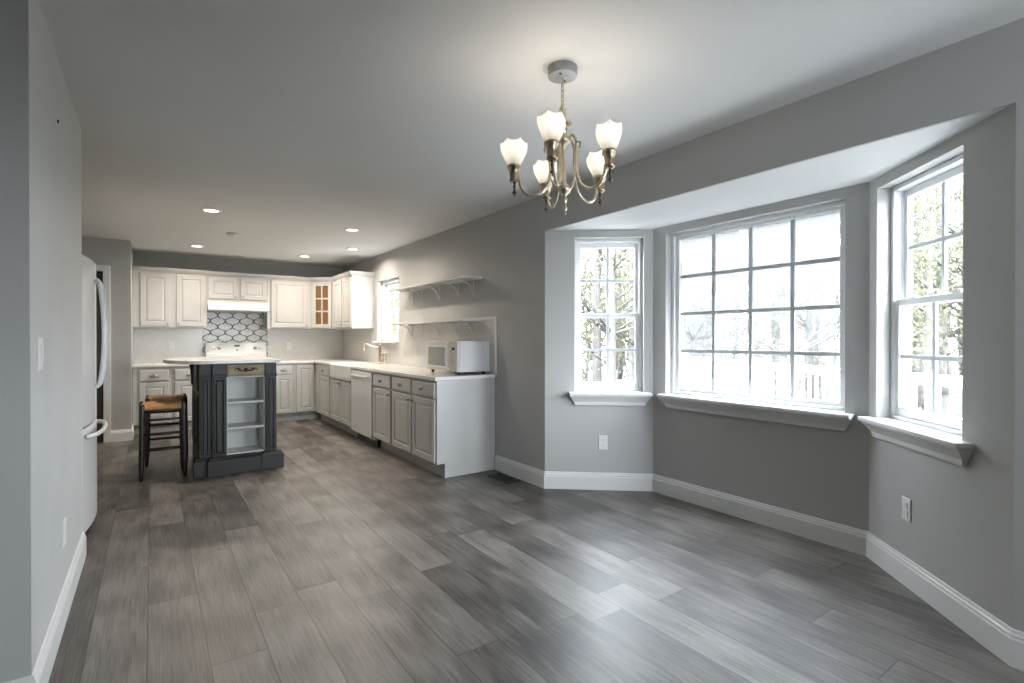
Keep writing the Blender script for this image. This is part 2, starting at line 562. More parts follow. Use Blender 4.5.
def smoothpath(pts, k=6):
    pts = [Vector(p) for p in pts]
    out = []
    P = [pts[0] * 2 - pts[1]] + pts + [pts[-1] * 2 - pts[-2]]
    for i in range(1, len(P) - 2):
        for j in range(k):
            t = j / k
            a, b, c, d = P[i - 1], P[i], P[i + 1], P[i + 2]
            out.append(0.5 * (2 * b + (c - a) * t + (2 * a - 5 * b + 4 * c - d) * t * t + (3 * b - a - 3 * c + d) * t ** 3))
    out.append(pts[-1])
    return out

def frame_mat(o, u, n):
    """local x=u, y=n (outwards), z up, at o"""
    u = Vector(u).normalized()
    n = Vector(n).normalized()
    m = Matrix.Identity(4)
    for i in range(3):
        m[i][0] = u[i]
        m[i][1] = n[i]
        m[i][2] = (0, 0, 1)[i]
        m[i][3] = o[i]
    return m

def raised_panel(bm, mat, w, h, t=0.02, rail=0.055, flat=False):
    """a raised-panel door: w by h in local x,z; y grows outwards"""
    tb = bmesh.new()
    if flat:
        loops = [(0, 0), (0, t - 0.005), (0.005, t), (0.014, t), (0.018, t + 0.002)]
    else:
        r = min(rail, w * 0.24, h * 0.3)
        loops = [(0, 0), (0, t - 0.004), (0.004, t), (r, t), (r + 0.005, t - 0.009), (r + 0.011, t - 0.009), (r + min(0.032, w * 0.12), t - 0.001)]
    rings = [[(i, y, i), (w - i, y, i), (w - i, y, h - i), (i, y, h - i)] for i, y in loops]
    loft(tb, rings, True, True, False)
    bmesh.ops.recalc_face_normals(tb, faces=tb.faces)
    merge(bm, tb, mat)
    return bm

MW = {}
def obj(name, bm, mat, parent=None, local=False, bevel=0):
    if parent is not None and not local:
        bmesh.ops.transform(bm, matrix=MW[parent].inverted(), verts=bm.verts)
    bmesh.ops.recalc_face_normals(bm, faces=bm.faces)
    me = bpy.data.meshes.new(name)
    bm.to_mesh(me)
    bm.free()
    me.materials.append(mat)
    o = bpy.data.objects.new(name, me)
    C.objects.link(o)
    if parent is not None:
        o.parent = parent
        MW[o] = MW[parent]
    else:
        MW[o] = Matrix.Identity(4)
    if bevel:
        b = o.modifiers.new('bevel', 'BEVEL')
        b.width = bevel
        b.segments = 2
        b.limit_method = 'ANGLE'
    return o

def thing(name, label, cat, loc, rz=0.0, group=None):
    o = bpy.data.objects.new(name, None)
    o.empty_display_size = 0.1
    C.objects.link(o)
    o.location = loc
    o.rotation_euler = (0, 0, rz)
    MW[o] = Matrix.Translation(Vector(loc)) @ Matrix.Rotation(rz, 4, 'Z')
    o['label'] = label
    o['category'] = cat
    if group:
        o['group'] = group
    return o

def tag(o, label, cat, group=None):
    o['label'] = label
    o['category'] = cat
    if group:
        o['group'] = group
    return o

def struct(name, bm, mat, parent=None, label=None, cat=None):
    o = obj(name, bm, mat, parent)
    if parent is None:
        o['kind'] = 'structure'
        o['label'] = label
        o['category'] = cat
    return o

def sthing(name, label, cat, loc):
    o = thing(name, label, cat, loc)
    o['kind'] = 'structure'
    return o

def dup(root, loc, rz=0.0, label=None, group=None):
    r = root.copy()
    C.objects.link(r)
    r.location = loc
    r.rotation_euler = (0, 0, rz)
    if label:
        r['label'] = label
    if group:
        r['group'] = group
    for ch in list(root.children):
        c = ch.copy()
        C.objects.link(c)
        c.parent = r
        for g in list(ch.children):
            d = g.copy()
            C.objects.link(d)
            d.parent = c
    return r

# ------------------------------------------------------------------ room shell
YN = -2.6                       # rear end of the dining room, behind the camera
XFAR = -3.2                     # far left of the space beside the camera

# floor: room plus bay
bm = NB()
prism(bm, [(XFAR, YN), (XW, YN), (XW, P6.y), (P5.x, P5.y), (P4.x, P4.y), (XW, P3.y), (XW, YB), (-1.3, YB), (-1.3, 2.3), (XFAR, 2.3)], -0.12, 0.0)
struct('floor', bm, M['floor'], None, 'grey brown wood plank floor running from dining bay to kitchen', 'floor')

bm = NB()
box(bm, XFAR - 0.15, XW + 0.15, YN - 0.15, YB + 0.15, HC, HC + 0.15)
struct('ceiling', bm, M['ceiling'], None, 'flat pale grey ceiling above dining area and kitchen', 'ceiling')

# right wall with the bay opening and the kitchen window
W4Y0, W4Y1, W4Z0, W4Z1 = 6.438, 7.235, 1.208, 2.09
bm = NB()
XO = XW + 0.15
box(bm, XW, XO, YN, P6.y, 0, HC)
box(bm, XW, XW + 0.02, P6.y, P3.y, HB, HC)
box(bm, XW + 0.02, XO, P6.y, P3.y, HB + 0.1, HC)
box(bm, XW, XO, P3.y, W4Y0, 0, HC)
box(bm, XW, XO, W4Y0, W4Y1, 0, W4Z0)
box(bm, XW, XO, W4Y0, W4Y1, W4Z1, HC)
box(bm, XW, XO, W4Y1, YB, 0, HC)
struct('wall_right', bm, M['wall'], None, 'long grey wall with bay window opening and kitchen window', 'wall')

# bay walls
def offset_pts(pts, t):
    out = []
    for i, p in enumerate(pts):
        ds = []
        if i > 0:
            ds.append((pts[i] - pts[i - 1]).normalized())
        if i < len(pts) - 1:
            ds.append((pts[i + 1] - pts[i]).normalized())
        ns = [Vector((-d.y, d.x)) for d in ds]
        if len(ns) == 1:
            out.append(p + ns[0] * t)
        else:
            b = (ns[0] + ns[1]).normalized()
            out.append(p + b * (t / b.dot(ns[0])))
    return out
bay = [P3, P4, P5, P6]
bayo = offset_pts(bay, WT)

def bay_wall(name, i, s0, s1, z0, z1, label):
    A, B = bay[i], bay[i + 1]
    Ao, Bo = bayo[i], bayo[i + 1]
    d = (B - A).normalized()
    n = Vector((-d.y, d.x))
    a0, a1 = A + d * s0, A + d * s1
    b = NB()
    prism(b, [A, a0, a0 + n * WT, Ao], 0, HB + 0.1)
    prism(b, [a1, B, Bo, a1 + n * WT], 0, HB + 0.1)
    prism(b, [a0, a1, a1 + n * WT, a0 + n * WT], 0, z0)
    prism(b, [a0, a1, a1 + n * WT, a0 + n * WT], z1, HB + 0.1)
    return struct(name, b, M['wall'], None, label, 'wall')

WZ0, WZ1 = 0.80, 2.095
W1S, W3S = (0.245, 0.814), (0.073, 0.727)
W2S = (2.78 - 2.652, 2.78 - 1.352)
bay_wall('wall_bay_far', 0, W1S[0], W1S[1], WZ0, WZ1, 'angled grey bay wall nearest the kitchen with narrow window')
bay_wall('wall_bay_centre', 1, W2S[0], W2S[1], WZ0, WZ1, 'middle grey bay wall holding the large picture window')
bay_wall('wall_bay_near', 2, W3S[0], W3S[1], WZ0, WZ1, 'angled grey bay wall nearest the camera with tall window')
bm = NB()
prism(bm, [P3 + Vector((0.0205, 0)), P4 + Vector((0.0, 0)), P5, P6 + Vector((0.0205, 0))], HB, HB + 0.09)
struct('ceiling_bay', bm, M['bayceil'], None, 'low white sloping-edged soffit over the bay window', 'ceiling')

# left wall (short partition), its dark near face, kitchen back wall, pantry wall
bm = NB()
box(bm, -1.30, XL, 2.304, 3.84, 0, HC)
struct('wall_left', bm, M['wallleft'], None, 'short pale grey partition wall at the left, in front of fridge', 'wall')
bm = NB()
box(bm, XFAR - 0.15, -1.30, 2.294, 2.45, 0, HC)
box(bm, -1.30, XL, 2.294, 2.304, 0, HC)
box(bm, XFAR - 0.15, XFAR, YN, 2.294, 0, HC)
struct('wall_side', bm, M['wall'], None, 'grey wall of the space left of the camera', 'wall')
bm = NB()
RX0, RX1, RZ0, RZ1 = 1.3, 2.3, 0.75, 2.15  # opening cut for the added fill window
box(bm, XFAR - 0.15, RX0, YN - 0.15, YN, 0, HC)
box(bm, RX1, XW + 0.15, YN - 0.15, YN, 0, HC)
box(bm, RX0, RX1, YN - 0.15, YN, 0, RZ0)
box(bm, RX0, RX1, YN - 0.15, YN, RZ1, HC)
struct('wall_rear', bm, M['wall'], None, 'grey wall behind the camera', 'wall')
bm = NB()
box(bm, -1.45, XW + 0.15, YB, YB + 0.15, 0, HC)
struct('wall_back', bm, M['wall'], None, 'grey kitchen end wall above the upper cabinets', 'wall')
DX0, DX1, DZ = -1.10, -0.475, 2.07
bm = NB()
box(bm, -1.30, DX0, 7.885, 8.0, 0, HC)
box(bm, DX0, DX1, 7.885, 8.0, DZ, HC)
box(bm, DX1, -0.205, 7.885, 8.0, 0, HC)
box(bm, -0.32, -0.205, 8.0, YB, 0, HC)
box(bm, -1.45, -1.30, 3.84, YB, 0, HC)
struct('wall_pantry', bm, M['wall'], None, 'grey wall section with dark doorway left of kitchen cabinets', 'wall')
d1 = sthing('door_1', 'dark doorway with white casing beyond the white fridge', 'door', (-0.79, 7.94, 0))
bm = NB()
box(bm, DX0 + 0.003, DX1 - 0.003, 7.945, 7.985, 0.005, DZ - 0.003)
for zz in (0.25, 1.15):
    raised_panel(bm, frame_mat((DX0 + 0.09, 7.945, zz), (1, 0, 0), (0, -1, 0)), 0.44, 0.75, 0.006)
obj('door_leaf', bm, M['doorwood'], d1)
for nm, x0, x1, z0, z1 in (('casing_jamb', DX1, DX1 + 0.07, 0, DZ + 0.07), ('casing_jamb', DX0 - 0.07, DX0, 0, DZ + 0.07), ('casing_head', DX0, DX1, DZ, DZ + 0.07)):
    bm = NB()
    box(bm, x0, x1, 7.866, 7.884, z0, z1, 0.004)
    obj(nm, bm, M['trim'], d1)

# ---------------- baseboards: a moulded profile swept along a line (room on the right-hand side given by sign)
BBP = [(0.0, 0.0), (0.016, 0.0), (0.016, 0.105), (0.0125, 0.112), (0.0125, 0.122), (0.008, 0.128), (0.006, 0.140), (0.0, 0.142)]
def sweep_base(bm, pts, sign):
    pts = [Vector(p) for p in pts]
    rings = []
    for i, p in enumerate(pts):
        ds = []
        if i > 0:
            ds.append((pts[i] - pts[i - 1]).normalized())
        if i < len(pts) - 1:
            ds.append((pts[i + 1] - pts[i]).normalized())
        ns = [Vector((d.y, -d.x)) * sign for d in ds]
        b = ns[0] if len(ns) == 1 else (ns[0] + ns[1]).normalized()
        k = 1 / b.dot(ns[0])
        rings.append([(p.x + b.x * k * (o + 0.0005), p.y + b.y * k * (o + 0.0005), z + 0.0005) for o, z in BBP])
    loft(bm, rings, True, True, False)
bm = NB()
sweep_base(bm, [(XW, 4.095), P3, P4, P5, P6, (XW, -2.55)], 1)
struct('baseboard_right', bm, M['trim'], None, 'white moulded baseboard running round the bay window walls', 'baseboard')
bm = NB()
sweep_base(bm, [(-1.3, 2.294), (XL, 2.294), (XL, 3.838)], 1)
struct('baseboard_left', bm, M['trim'], None, 'white moulded baseboard along the short left partition', 'baseboard')
bm = NB()
sweep_base(bm, [(DX1 + 0.072, 7.885), (-0.205, 7.885), (-0.205, 8.26)], 1)
struct('baseboard_pantry', bm, M['trim'], None, 'short white baseboard right of the dark doorway', 'baseboard')

# ------------------------------------------------------------------ windows
def wbox(b, A, d, n, s0, s1, n0, n1, z0, z1, bev=0.0):
    t = bmesh.new()
    box(t, s0, s1, n0, n1, z0, z1, bev)
    m = Matrix.Identity(4)
    for i in range(2):
        m[i][0] = d[i]
        m[i][1] = n[i]
        m[i][3] = A[i]
    merge(b, t, m)

def rect_frame(b, A, d, n, s0, s1, n0, n1, z0, z1, l, r, bt, tp, bev=0.003):
    wbox(b, A, d, n, s0, s0 + l, n0, n1, z0, z1, bev)
    wbox(b, A, d, n, s1 - r, s1, n0, n1, z0, z1, bev)
    wbox(b, A, d, n, s0 + l, s1 - r, n0, n1, z0, z0 + bt, bev)
    wbox(b, A, d, n, s0 + l, s1 - r, n0, n1, z1 - tp, z1, bev)

def stool_apron(root, A, d, n, s0, s1, z0, apron=True, el=0.05, er=0.06):
    b = NB()
    wbox(b, A, d, n, s0 + 0.001, s1 - 0.001, 0.0, 0.07, z0 + 0.0005, z0 + 0.012)
    wbox(b, A, d, n, s0 - el, s1 + er, -0.075, 0.0, z0 - 0.012, z0 + 0.012, 0.005)
    obj('window_stool', b, M['trim'], root)
    if apron:
        b = NB()
        A3 = Vector((A[0], A[1], 0))
        d3 = Vector((d[0], d[1], 0))
        n3 = Vector((n[0], n[1], 0))
        def ring(o, z, ins):
            return [A3 + d3 * (s0 - el + 0.008 + ins) + n3 * -0.001 + Vector((0, 0, z)), A3 + d3 * (s0 - el + 0.008 + ins) + n3 * -o + Vector((0, 0, z)),
                    A3 + d3 * (s1 + er - 0.008 - ins) + n3 * -o + Vector((0, 0, z)), A3 + d3 * (s1 + er - 0.008 - ins) + n3 * -0.001 + Vector((0, 0, z))]
        zt = z0 - 0.0125
        loft(b, [ring(0.016, zt - 0.085, 0.042), ring(0.020, zt - 0.078, 0.038), ring(0.024, zt - 0.055, 0.030), ring(0.045, zt - 0.025, 0.012), ring(0.058, zt - 0.010, 0.0), ring(0.060, zt, 0.0)], True, True, False)
        obj('apron', b, M['trim'], root)

def double_hung(name, label, A, d, n, s0, s1, z0, z1, cols=2, rows=2, apron=True, el=0.05, er=0.06, mat='vinyl'):
    mid = A + d * ((s0 + s1) / 2)
    root = sthing(name, label, 'window', (mid.x, mid.y, z0))
    stool_apron(root, A, d, n, s0, s1, z0, apron, el, er)
    zs = z0 + 0.012
    b = NB()
    rect_frame(b, A, d, n, s0 + 0.001, s1 - 0.001, 0.070, 0.165, zs, z1 - 0.001, 0.026, 0.026, 0.022, 0.026, 0.004)
    wbox(b, A, d, n, s0 + 0.028, s0 + 0.034, 0.112, 0.120, zs, z1 - 0.03)      # parting stops
    wbox(b, A, d, n, s1 - 0.034, s1 - 0.028, 0.112, 0.120, zs, z1 - 0.03)
    obj('window_frame', b, M[mat], root)
    zm = (z0 + z1) / 2 + 0.002
    for nm, n0, n1, a, c, bt, tp in (('upper_sash', 0.121, 0.150, zm - 0.017, z1 - 0.028, 0.036, 0.040), ('lower_sash', 0.080, 0.110, zs + 0.024, zm + 0.019, 0.048, 0.036)):
        b = NB()
        rect_frame(b, A, d, n, s0 + 0.030, s1 - 0.030, n0, n1, a, c, 0.030, 0.030, bt, tp, 0.004)
        sash = obj(nm, b, M[mat], root)
        g0, g1, h0, h1 = s0 + 0.060, s1 - 0.060, a + bt, c - tp
        nc = (n0 + n1) / 2
        b = NB()
        for k in range(1, cols):
            s = g0 + (g1 - g0) * k / cols
            wbox(b, A, d, n, s - 0.0115, s + 0.0115, nc - 0.007, nc + 0.007, h0 - 0.002, h1 + 0.002, 0.002)
        for k in range(1, rows):
            z = h0 + (h1 - h0) * k / rows
            wbox(b, A, d, n, g0 - 0.002, g1 + 0.002, nc - 0.0065, nc + 0.0065, z - 0.0115, z + 0.0115, 0.002)
        obj('muntin_grille', b, M['muntin'], sash)
        b = NB()
        wbox(b, A, d, n, g0 - 0.004, g1 + 0.004, nc - 0.002, nc + 0.002, h0 - 0.004, h1 + 0.004)
        obj('glass_pane', b, M['glass'], sash)
        if nm == 'lower_sash':
            for k in (0.25, 0.75):
                s = s0 + (s1 - s0) * k
                b = NB()
                wbox(b, A, d, n, s - 0.025, s + 0.025, n0 + 0.002, n1 + 0.002, c, c + 0.008, 0.003)
                wbox(b, A, d, n, s - 0.008, s + 0.02, n0 + 0.008, n1 - 0.008, c + 0.008, c + 0.016, 0.003)
                obj('sash_lock', b, M[mat], sash)
    return root

dA = (P4 - P3).normalized()
nA = Vector((-dA.y, dA.x))
dC = (P6 - P5).normalized()
nC = Vector((-dC.y, dC.x))
double_hung('window_1', 'narrow white double-hung window in bay wall nearest the kitchen', P3, dA, nA, W1S[0], W1S[1], WZ0, WZ1, el=0.045, er=0.058)
double_hung('window_3', 'tall white double-hung window in bay wall nearest the camera', P5, dC, nC, W3S[0], W3S[1], WZ0, WZ1, el=0.05, er=0.075)
double_hung('window_4', 'small white window over the kitchen sink beside upper cabinet', Vector((XW, 0)), Vector((0, 1)), Vector((1, 0)), W4Y0, W4Y1, W4Z0, W4Z1, cols=3, rows=2, apron=False, el=0.0, er=0.03)

# unseen rear window, added to bring fill light from behind the camera
w_fill = sthing('fill_window', 'unseen three-light window added behind the camera for fill light', 'window', (1.8, YN, RZ0))
dR, nR, AR = Vector((-1, 0)), Vector((0, -1)), Vector((0, YN))
b = NB()
rect_frame(b, AR, dR, nR, -RX1 + 0.001, -RX0 - 0.001, 0.05, 0.12, RZ0 + 0.001, RZ1 - 0.001, 0.06, 0.06, 0.06, 0.06, 0.004)
for k in (1, 2):
    xm = -RX1 + (RX1 - RX0) * k / 3
    wbox(b, AR, dR, nR, xm - 0.035, xm + 0.035, 0.055, 0.115, RZ0 + 0.06, RZ1 - 0.06, 0.003)
obj('window_frame', b, M['vinyl'], w_fill)
b = NB()
wbox(b, AR, dR, nR, -RX1 + 0.055, -RX0 - 0.055, 0.083, 0.087, RZ0 + 0.055, RZ1 - 0.055)
obj('glass_pane', b, M['glass'], w_fill)

# picture window, sixteen lights
dB, nB = Vector((0, -1)), Vector((1, 0))
w2 = sthing('window_2', 'large sixteen-light picture window in the middle of the bay', 'window', (P4.x, 2.0, WZ0))
stool_apron(w2, P4, dB, nB, W2S[0], W2S[1], WZ0, True, 0.032, 0.055)
b = NB()
rect_frame(b, P4, dB, nB, W2S[0] + 0.001, W2S[1] - 0.001, 0.065, 0.165, WZ0 + 0.012, WZ1 - 0.001, 0.028, 0.028, 0.025, 0.024, 0.004)
obj('window_frame', b, M['vinyl'], w2)
b = NB()
s0, s1, a, c = W2S[0] + 0.03, W2S[1] - 0.03, WZ0 + 0.036, WZ1 - 0.024
rect_frame(b, P4, dB, nB, s0, s1, 0.085, 0.14, a, c, 0.034, 0.036, 0.026, 0.026, 0.006)
sash = obj('picture_sash', b, M['vinyl'], w2)
g0, g1, h0, h1 = s0 + 0.034, s1 - 0.036, a + 0.026, c - 0.026
b = NB()
for k in range(1, 4):
    s = g0 + (g1 - g0) * k / 4
    wbox(b, P4, dB, nB, s - 0.014, s + 0.014, 0.103, 0.119, h0 - 0.002, h1 + 0.002, 0.002)
    z = h0 + (h1 - h0) * k / 4
    wbox(b, P4, dB, nB, g0 - 0.002, g1 + 0.002, 0.1035, 0.1185, z - 0.013, z + 0.013, 0.002)
obj('muntin_grille', b, M['muntin'], sash)
b = NB()
wbox(b, P4, dB, nB, g0 - 0.004, g1 + 0.004, 0.121, 0.124, h0 - 0.004, h1 + 0.004)
obj('glass_pane', b, M['fogglass'], sash)

# ------------------------------------------------------------------ cabinets
XF = 2.077                      # front plane of the right-hand run
YF = 8.26                       # front plane of the back run
CT0, CT1 = 0.880, 0.914         # worktop underside / top
G = 0.002

def knob(root, o, n, r=0.015, mat='nickel'):
    b = NB()
    lathe(b, [(r * 0.55, 0), (r * 0.4, 0.010), (r * 0.6, 0.014), (r, 0.018), (r * 0.95, 0.024), (r * 0.5, 0.029)], n=16)
    q = Vector(n).to_track_quat('Z', 'Y').to_matrix().to_4x4()
    q.translation = Vector(o)
    bmesh.ops.transform(b, matrix=q, verts=b.verts)
    return obj('knob', b, M[mat], root)

def cup_pull(root, o, n, u):
    """oval drawer pull"""
    o, n, u = Vector(o), Vector(n), Vector(u)
    b = NB()
    path = smoothpath([o - u * 0.045, o - u * 0.03 + n * 0.016 - Vector((0, 0, 0.006)), o + n * 0.022 - Vector((0, 0, 0.012)), o + u * 0.03 + n * 0.016 - Vector((0, 0, 0.006)), o + u * 0.045], 4)
    tube(b, path, [0.006 + 0.006 * math.sin(PI * i / (len(path) - 1)) for i in range(len(path))], 8)
    t = bmesh.new()
    lathe(t, [(0.018, 0), (0.018, 0.003), (0.012, 0.006)], n=16)
    q = n.to_track_quat('Z', 'Y').to_matrix().to_4x4()
    q.translation = o
    merge(b, t, q)
    return obj('pull', b, M['nickel'], root)

def base_unit(label, axis, a0, a1, doors, drawers, end=False, knobs=None, body=None, z_top=CT0, drawer_pull='knob'):
    """axis 'x': on the back run (a = X); axis 'y': on the right run (a = Y).
    doors: list of (a0, a1, z0, z1, knob_side); drawers: list of (a0, a1, z0, z1)"""
    if axis == 'x':
        root = thing('base_cabinet', label, 'cabinet', ((a0 + a1) / 2, (YF + YB) / 2, 0))
        b = NB()
        box(b, a0 + 0.0005, a1 - 0.0005, YF, YB - G, 0.13, z_top - 0.001)
        box(b, a0 + 0.0005, a1 - 0.0005, YF + 0.075, YB - G, 0.0005, 0.13)
        u, n = Vector((1, 0, 0)), Vector((0, -1, 0))
        P = lambda a, z, o: Vector((a, YF - o, z))
    else:
        root = thing('base_cabinet', label, 'cabinet', ((XF + XW) / 2, (a0 + a1) / 2, 0))
        b = NB()
        box(b, XF, XW - G, a0 + 0.0005, a1 - 0.0005, 0.13, z_top - 0.001)
        box(b, XF + 0.08, XW - G, a0 + 0.0005, a1 - 0.0005, 0.0005, 0.13)
        u, n = Vector((0, 1, 0)), Vector((-1, 0, 0))
        P = lambda a, z, o: Vector((XF - o, a, z))
    obj('body', b, M['cab'], root)
    for (d0, d1, z0, z1, side) in doors:
        b = NB()
        raised_panel(b, frame_mat(P(d0, z0, 0.0005), u, n), d1 - d0, z1 - z0)
        dr = obj('door', b, M['cab'], root)
        if side:
            a = d0 + 0.028 if side < 0 else d1 - 0.028
            knob(dr, P(a, z1 - 0.045, 0.0205), n, 0.012)
    for (d0, d1, z0, z1) in drawers:
        b = NB()
        raised_panel(b, frame_mat(P(d0, z0, 0.0005), u, n), d1 - d0, z1 - z0, flat=True)
        dr = obj('drawer', b, M['cab'], root)
        if drawer_pull == 'knob':
            knob(dr, P((d0 + d1) / 2, (z0 + z1) / 2, 0.0225), n, 0.017)
        else:
            cup_pull(dr, P((d0 + d1) / 2, (z0 + z1) / 2, 0.0225), n, u)
    return root

# right-hand run, from the near end backwards
base_unit('white two-door base cabinet with two drawers under the microwave', 'y', 4.112, 5.135,
          [(4.135, 4.60, 0.14, 0.705, 1), (4.63, 5.108, 0.14, 0.705, -1)], [(4.135, 4.60, 0.722, 0.86), (4.63, 5.108, 0.722, 0.86)])
base_unit('white single-door base cabinet with one drawer right beside the dishwasher', 'y', 5.137, 5.692,
          [(5.16, 5.672, 0.14, 0.705, -1)], [(5.16, 5.672, 0.722, 0.86)])
sb = base_unit('white two-door cabinet beneath the farmhouse sink', 'y', 6.425, 7.405,
               [(6.47, 6.90, 0.14, 0.70, 1), (6.925, 7.375, 0.14, 0.70, -1)], [], z_top=0.722)
base_unit('white narrow base cabinet between farmhouse sink and corner', 'y', 7.407, 8.258,
          [(7.435, 7.985, 0.14, 0.71, 0)], [(7.435, 7.985, 0.722, 0.86)])
# back run
base_unit('white base cabinet with drawer directly right of the range', 'x', 1.476, 1.765,
          [(1.50, 1.742, 0.14, 0.705, 0)], [(1.50, 1.742, 0.722, 0.86)], drawer_pull='cup')
base_unit('white full-height-door base cabinet at the kitchen corner', 'x', 1.767, XW - G,
          [(1.80, 2.056, 0.14, 0.86, 0)], [])
base_unit('white base cabinet with drawer behind the stools at left wall', 'x', -0.2, 0.225,
          [(-0.13, 0.19, 0.14, 0.675, 0)], [(-0.13, 0.19, 0.695, 0.84)], drawer_pull='cup')
base_unit('white base cabinet with drawer between island and range', 'x', 0.227, 0.652,
          [(0.255, 0.625, 0.14, 0.675, 0)], [(0.255, 0.625, 0.695, 0.84)], drawer_pull='cup')

# worktops
SKY0, SKY1 = 6.44, 7.34
bm = NB()
XE = XF - 0.03
box(bm, XE, XW - 0.011, 4.09, SKY0, CT0, CT1, 0.006)
box(bm, 2.50, XW - 0.011, SKY0 - 0.004, SKY1 + 0.004, CT0, CT1)
box(bm, XE, XW - 0.011, SKY1, YB - 0.011, CT0, CT1, 0.006)
box(bm, 1.476, XE + 0.02, YF - 0.03, YB - 0.011, CT0, CT1, 0.006)
tag(obj('worktop', bm, M['quartz']), 'white quartz L-shaped worktop running round the sink corner', 'worktop')
bm = NB()
box(bm, -0.203, 0.652, YF - 0.03, YB - 0.011, CT0, CT1, 0.006)
tag(obj('worktop', bm, M['quartz']), 'short white worktop left of the range under the left cabinets', 'worktop')

# farmhouse sink
sk = thing('farmhouse_sink', 'white apron-front farmhouse sink in the quartz worktop', 'sink', (2.27, 6.89, 0.726))
bm = NB()
X0, X1 = 2.037, 2.497
box(bm, X0, X1, SKY0 + 0.002, SKY1 - 0.002, 0.724, 0.74)
box(bm, X0, X0 + 0.03, SKY0 + 0.002, SKY1 - 0.002, 0.74, 0.905, 0.008)
box(bm, X1 - 0.025, X1, SKY0 + 0.002, SKY1 - 0.002, 0.74, 0.905)
box(bm, X0 + 0.028, X1 - 0.024, SKY0 + 0.002, SKY0 + 0.03, 0.74, 0.905)
box(bm, X0 + 0.028, X1 - 0.024, SKY1 - 0.03, SKY1 - 0.002, 0.74, 0.905)
obj('basin', bm, M['sink'], sk)
bm = NB()
lathe(bm, [(0.045, 0), (0.045, 0.003), (0.03, 0.004), (0.02, 0.001)], 2.27, 6.89, 0.7405, 20)
obj('drain', bm, M['nickel'], sk)

# faucet: bridge body with swan spout, side lever and sprayer
fc = thing('kitchen_faucet', 'brass bridge faucet with long spout behind the sink', 'faucet', (2.595, 6.865, CT1))
fx, fy = 2.595, 6.865
bm = NB()
lathe(bm, [(0.032, 0), (0.032, 0.006), (0.022, 0.014), (0.018, 0.04), (0.024, 0.055), (0.024, 0.075), (0.016, 0.09), (0.015, 0.16), (0.021, 0.175), (0.021, 0.19), (0.013, 0.205), (0.013, 0.235), (0.018, 0.243), (0.014, 0.262), (0.006, 0.272)], fx, fy, CT1, 18)
obj('body', bm, M['brass'], fc)
bm = NB()
tube(bm, smoothpath([(fx, fy, CT1 + 0.222), (fx - 0.06, fy, CT1 + 0.222), (fx - 0.12, fy, CT1 + 0.235), (fx - 0.18, fy, CT1 + 0.262), (fx - 0.215, fy, CT1 + 0.255), (fx - 0.23, fy, CT1 + 0.225), (fx - 0.232, fy, CT1 + 0.19)], 5), 0.011, 10)
lathe(bm, [(0.011, 0), (0.017, 0.004), (0.017, 0.02), (0.011, 0.026)], fx - 0.232, fy, CT1 + 0.178, 14)
obj('spout', bm, M['brass'], fc)
bm = NB()
tube(bm, smoothpath([(fx, fy, CT1 + 0.13), (fx, fy - 0.05, CT1 + 0.132), (fx, fy - 0.10, CT1 + 0.13), (fx, fy - 0.115, CT1 + 0.115), (fx, fy - 0.115, CT1 + 0.06)], 5), 0.008, 8)
lathe(bm, [(0.012, 0), (0.016, 0.01), (0.010, 0.02), (0.010, 0.06)], fx, fy - 0.115, CT1 + 0.03, 12)
obj('lever', bm, M['brass'], fc)
sp = thing('side_sprayer', 'small brass side sprayer right of the faucet', 'sprayer', (2.595, 6.66, CT1))
bm = NB()
lathe(bm, [(0.024, 0), (0.024, 0.006), (0.014, 0.016), (0.013, 0.05)], 2.595, 6.66, CT1, 16)
obj('holder', bm, M['brass'], sp)
bm = NB()
lathe(bm, [(0.011, 0), (0.010, 0.06), (0.014, 0.075), (0.016, 0.09), (0.010, 0.10)], 2.595, 6.66, CT1 + 0.05, 14)
obj('spray_head', bm, M['brass'], sp)

# dishwasher
dw = thing('dishwasher', 'white dishwasher with bar handle between sink and drawers', 'dishwasher', (2.38, 6.06, 0))
bm = NB()
box(bm, XF + 0.01, XW - 0.05, 5.698, 6.42, 0.09, 0.872)
obj('tub', bm, M['plastic'], dw)
bm = NB()
box(bm, XF - 0.03, XF + 0.009, 5.703, 6.416, 0.115, 0.865, 0.006)
obj('front_panel', bm, M['white'], dw)
bm = NB()
box(bm, XF - 0.075, XF - 0.055, 5.75, 6.37, 0.795, 0.82, 0.007)
for yy in (5.77, 6.35):
    box(bm, XF - 0.06, XF - 0.0305, yy - 0.012, yy + 0.012, 0.798, 0.818, 0.003)
obj('handle', bm, M['white'], dw)
bm = NB()
box(bm, XF + 0.05, XF + 0.20, 5.70, 6.418, 0.001, 0.089)
obj('toe_kick', bm, M['black'], dw)

# upper cabinets
UZ0, UZ1, UD = 1.41, 2.165, 0.33
YU = YB - UD
def crown(b, pts, sign, z0=UZ1):
    pr = [(0.0, 0.0), (0.006, 0.0), (0.010, 0.012), (0.022, 0.022), (0.036, 0.046), (0.040, 0.052), (0.040, 0.066), (0.0, 0.066)]
    pts = [Vector(p) for p in pts]
    rings = []
    for i, p in enumerate(pts):
        ds = []
        if i > 0:
            ds.append((pts[i] - pts[i - 1]).normalized())
        if i < len(pts) - 1:
            ds.append((pts[i + 1] - pts[i]).normalized())
        ns = [Vector((d.y, -d.x)) * sign for d in ds]
        bb = ns[0] if len(ns) == 1 else (ns[0] + ns[1]).normalized()
        k = 1 / bb.dot(ns[0])
        rings.append([(p.x + bb.x * k * o, p.y + bb.y * k * o, z0 + z) for o, z in pr])
    loft(b, rings, True, True, False)

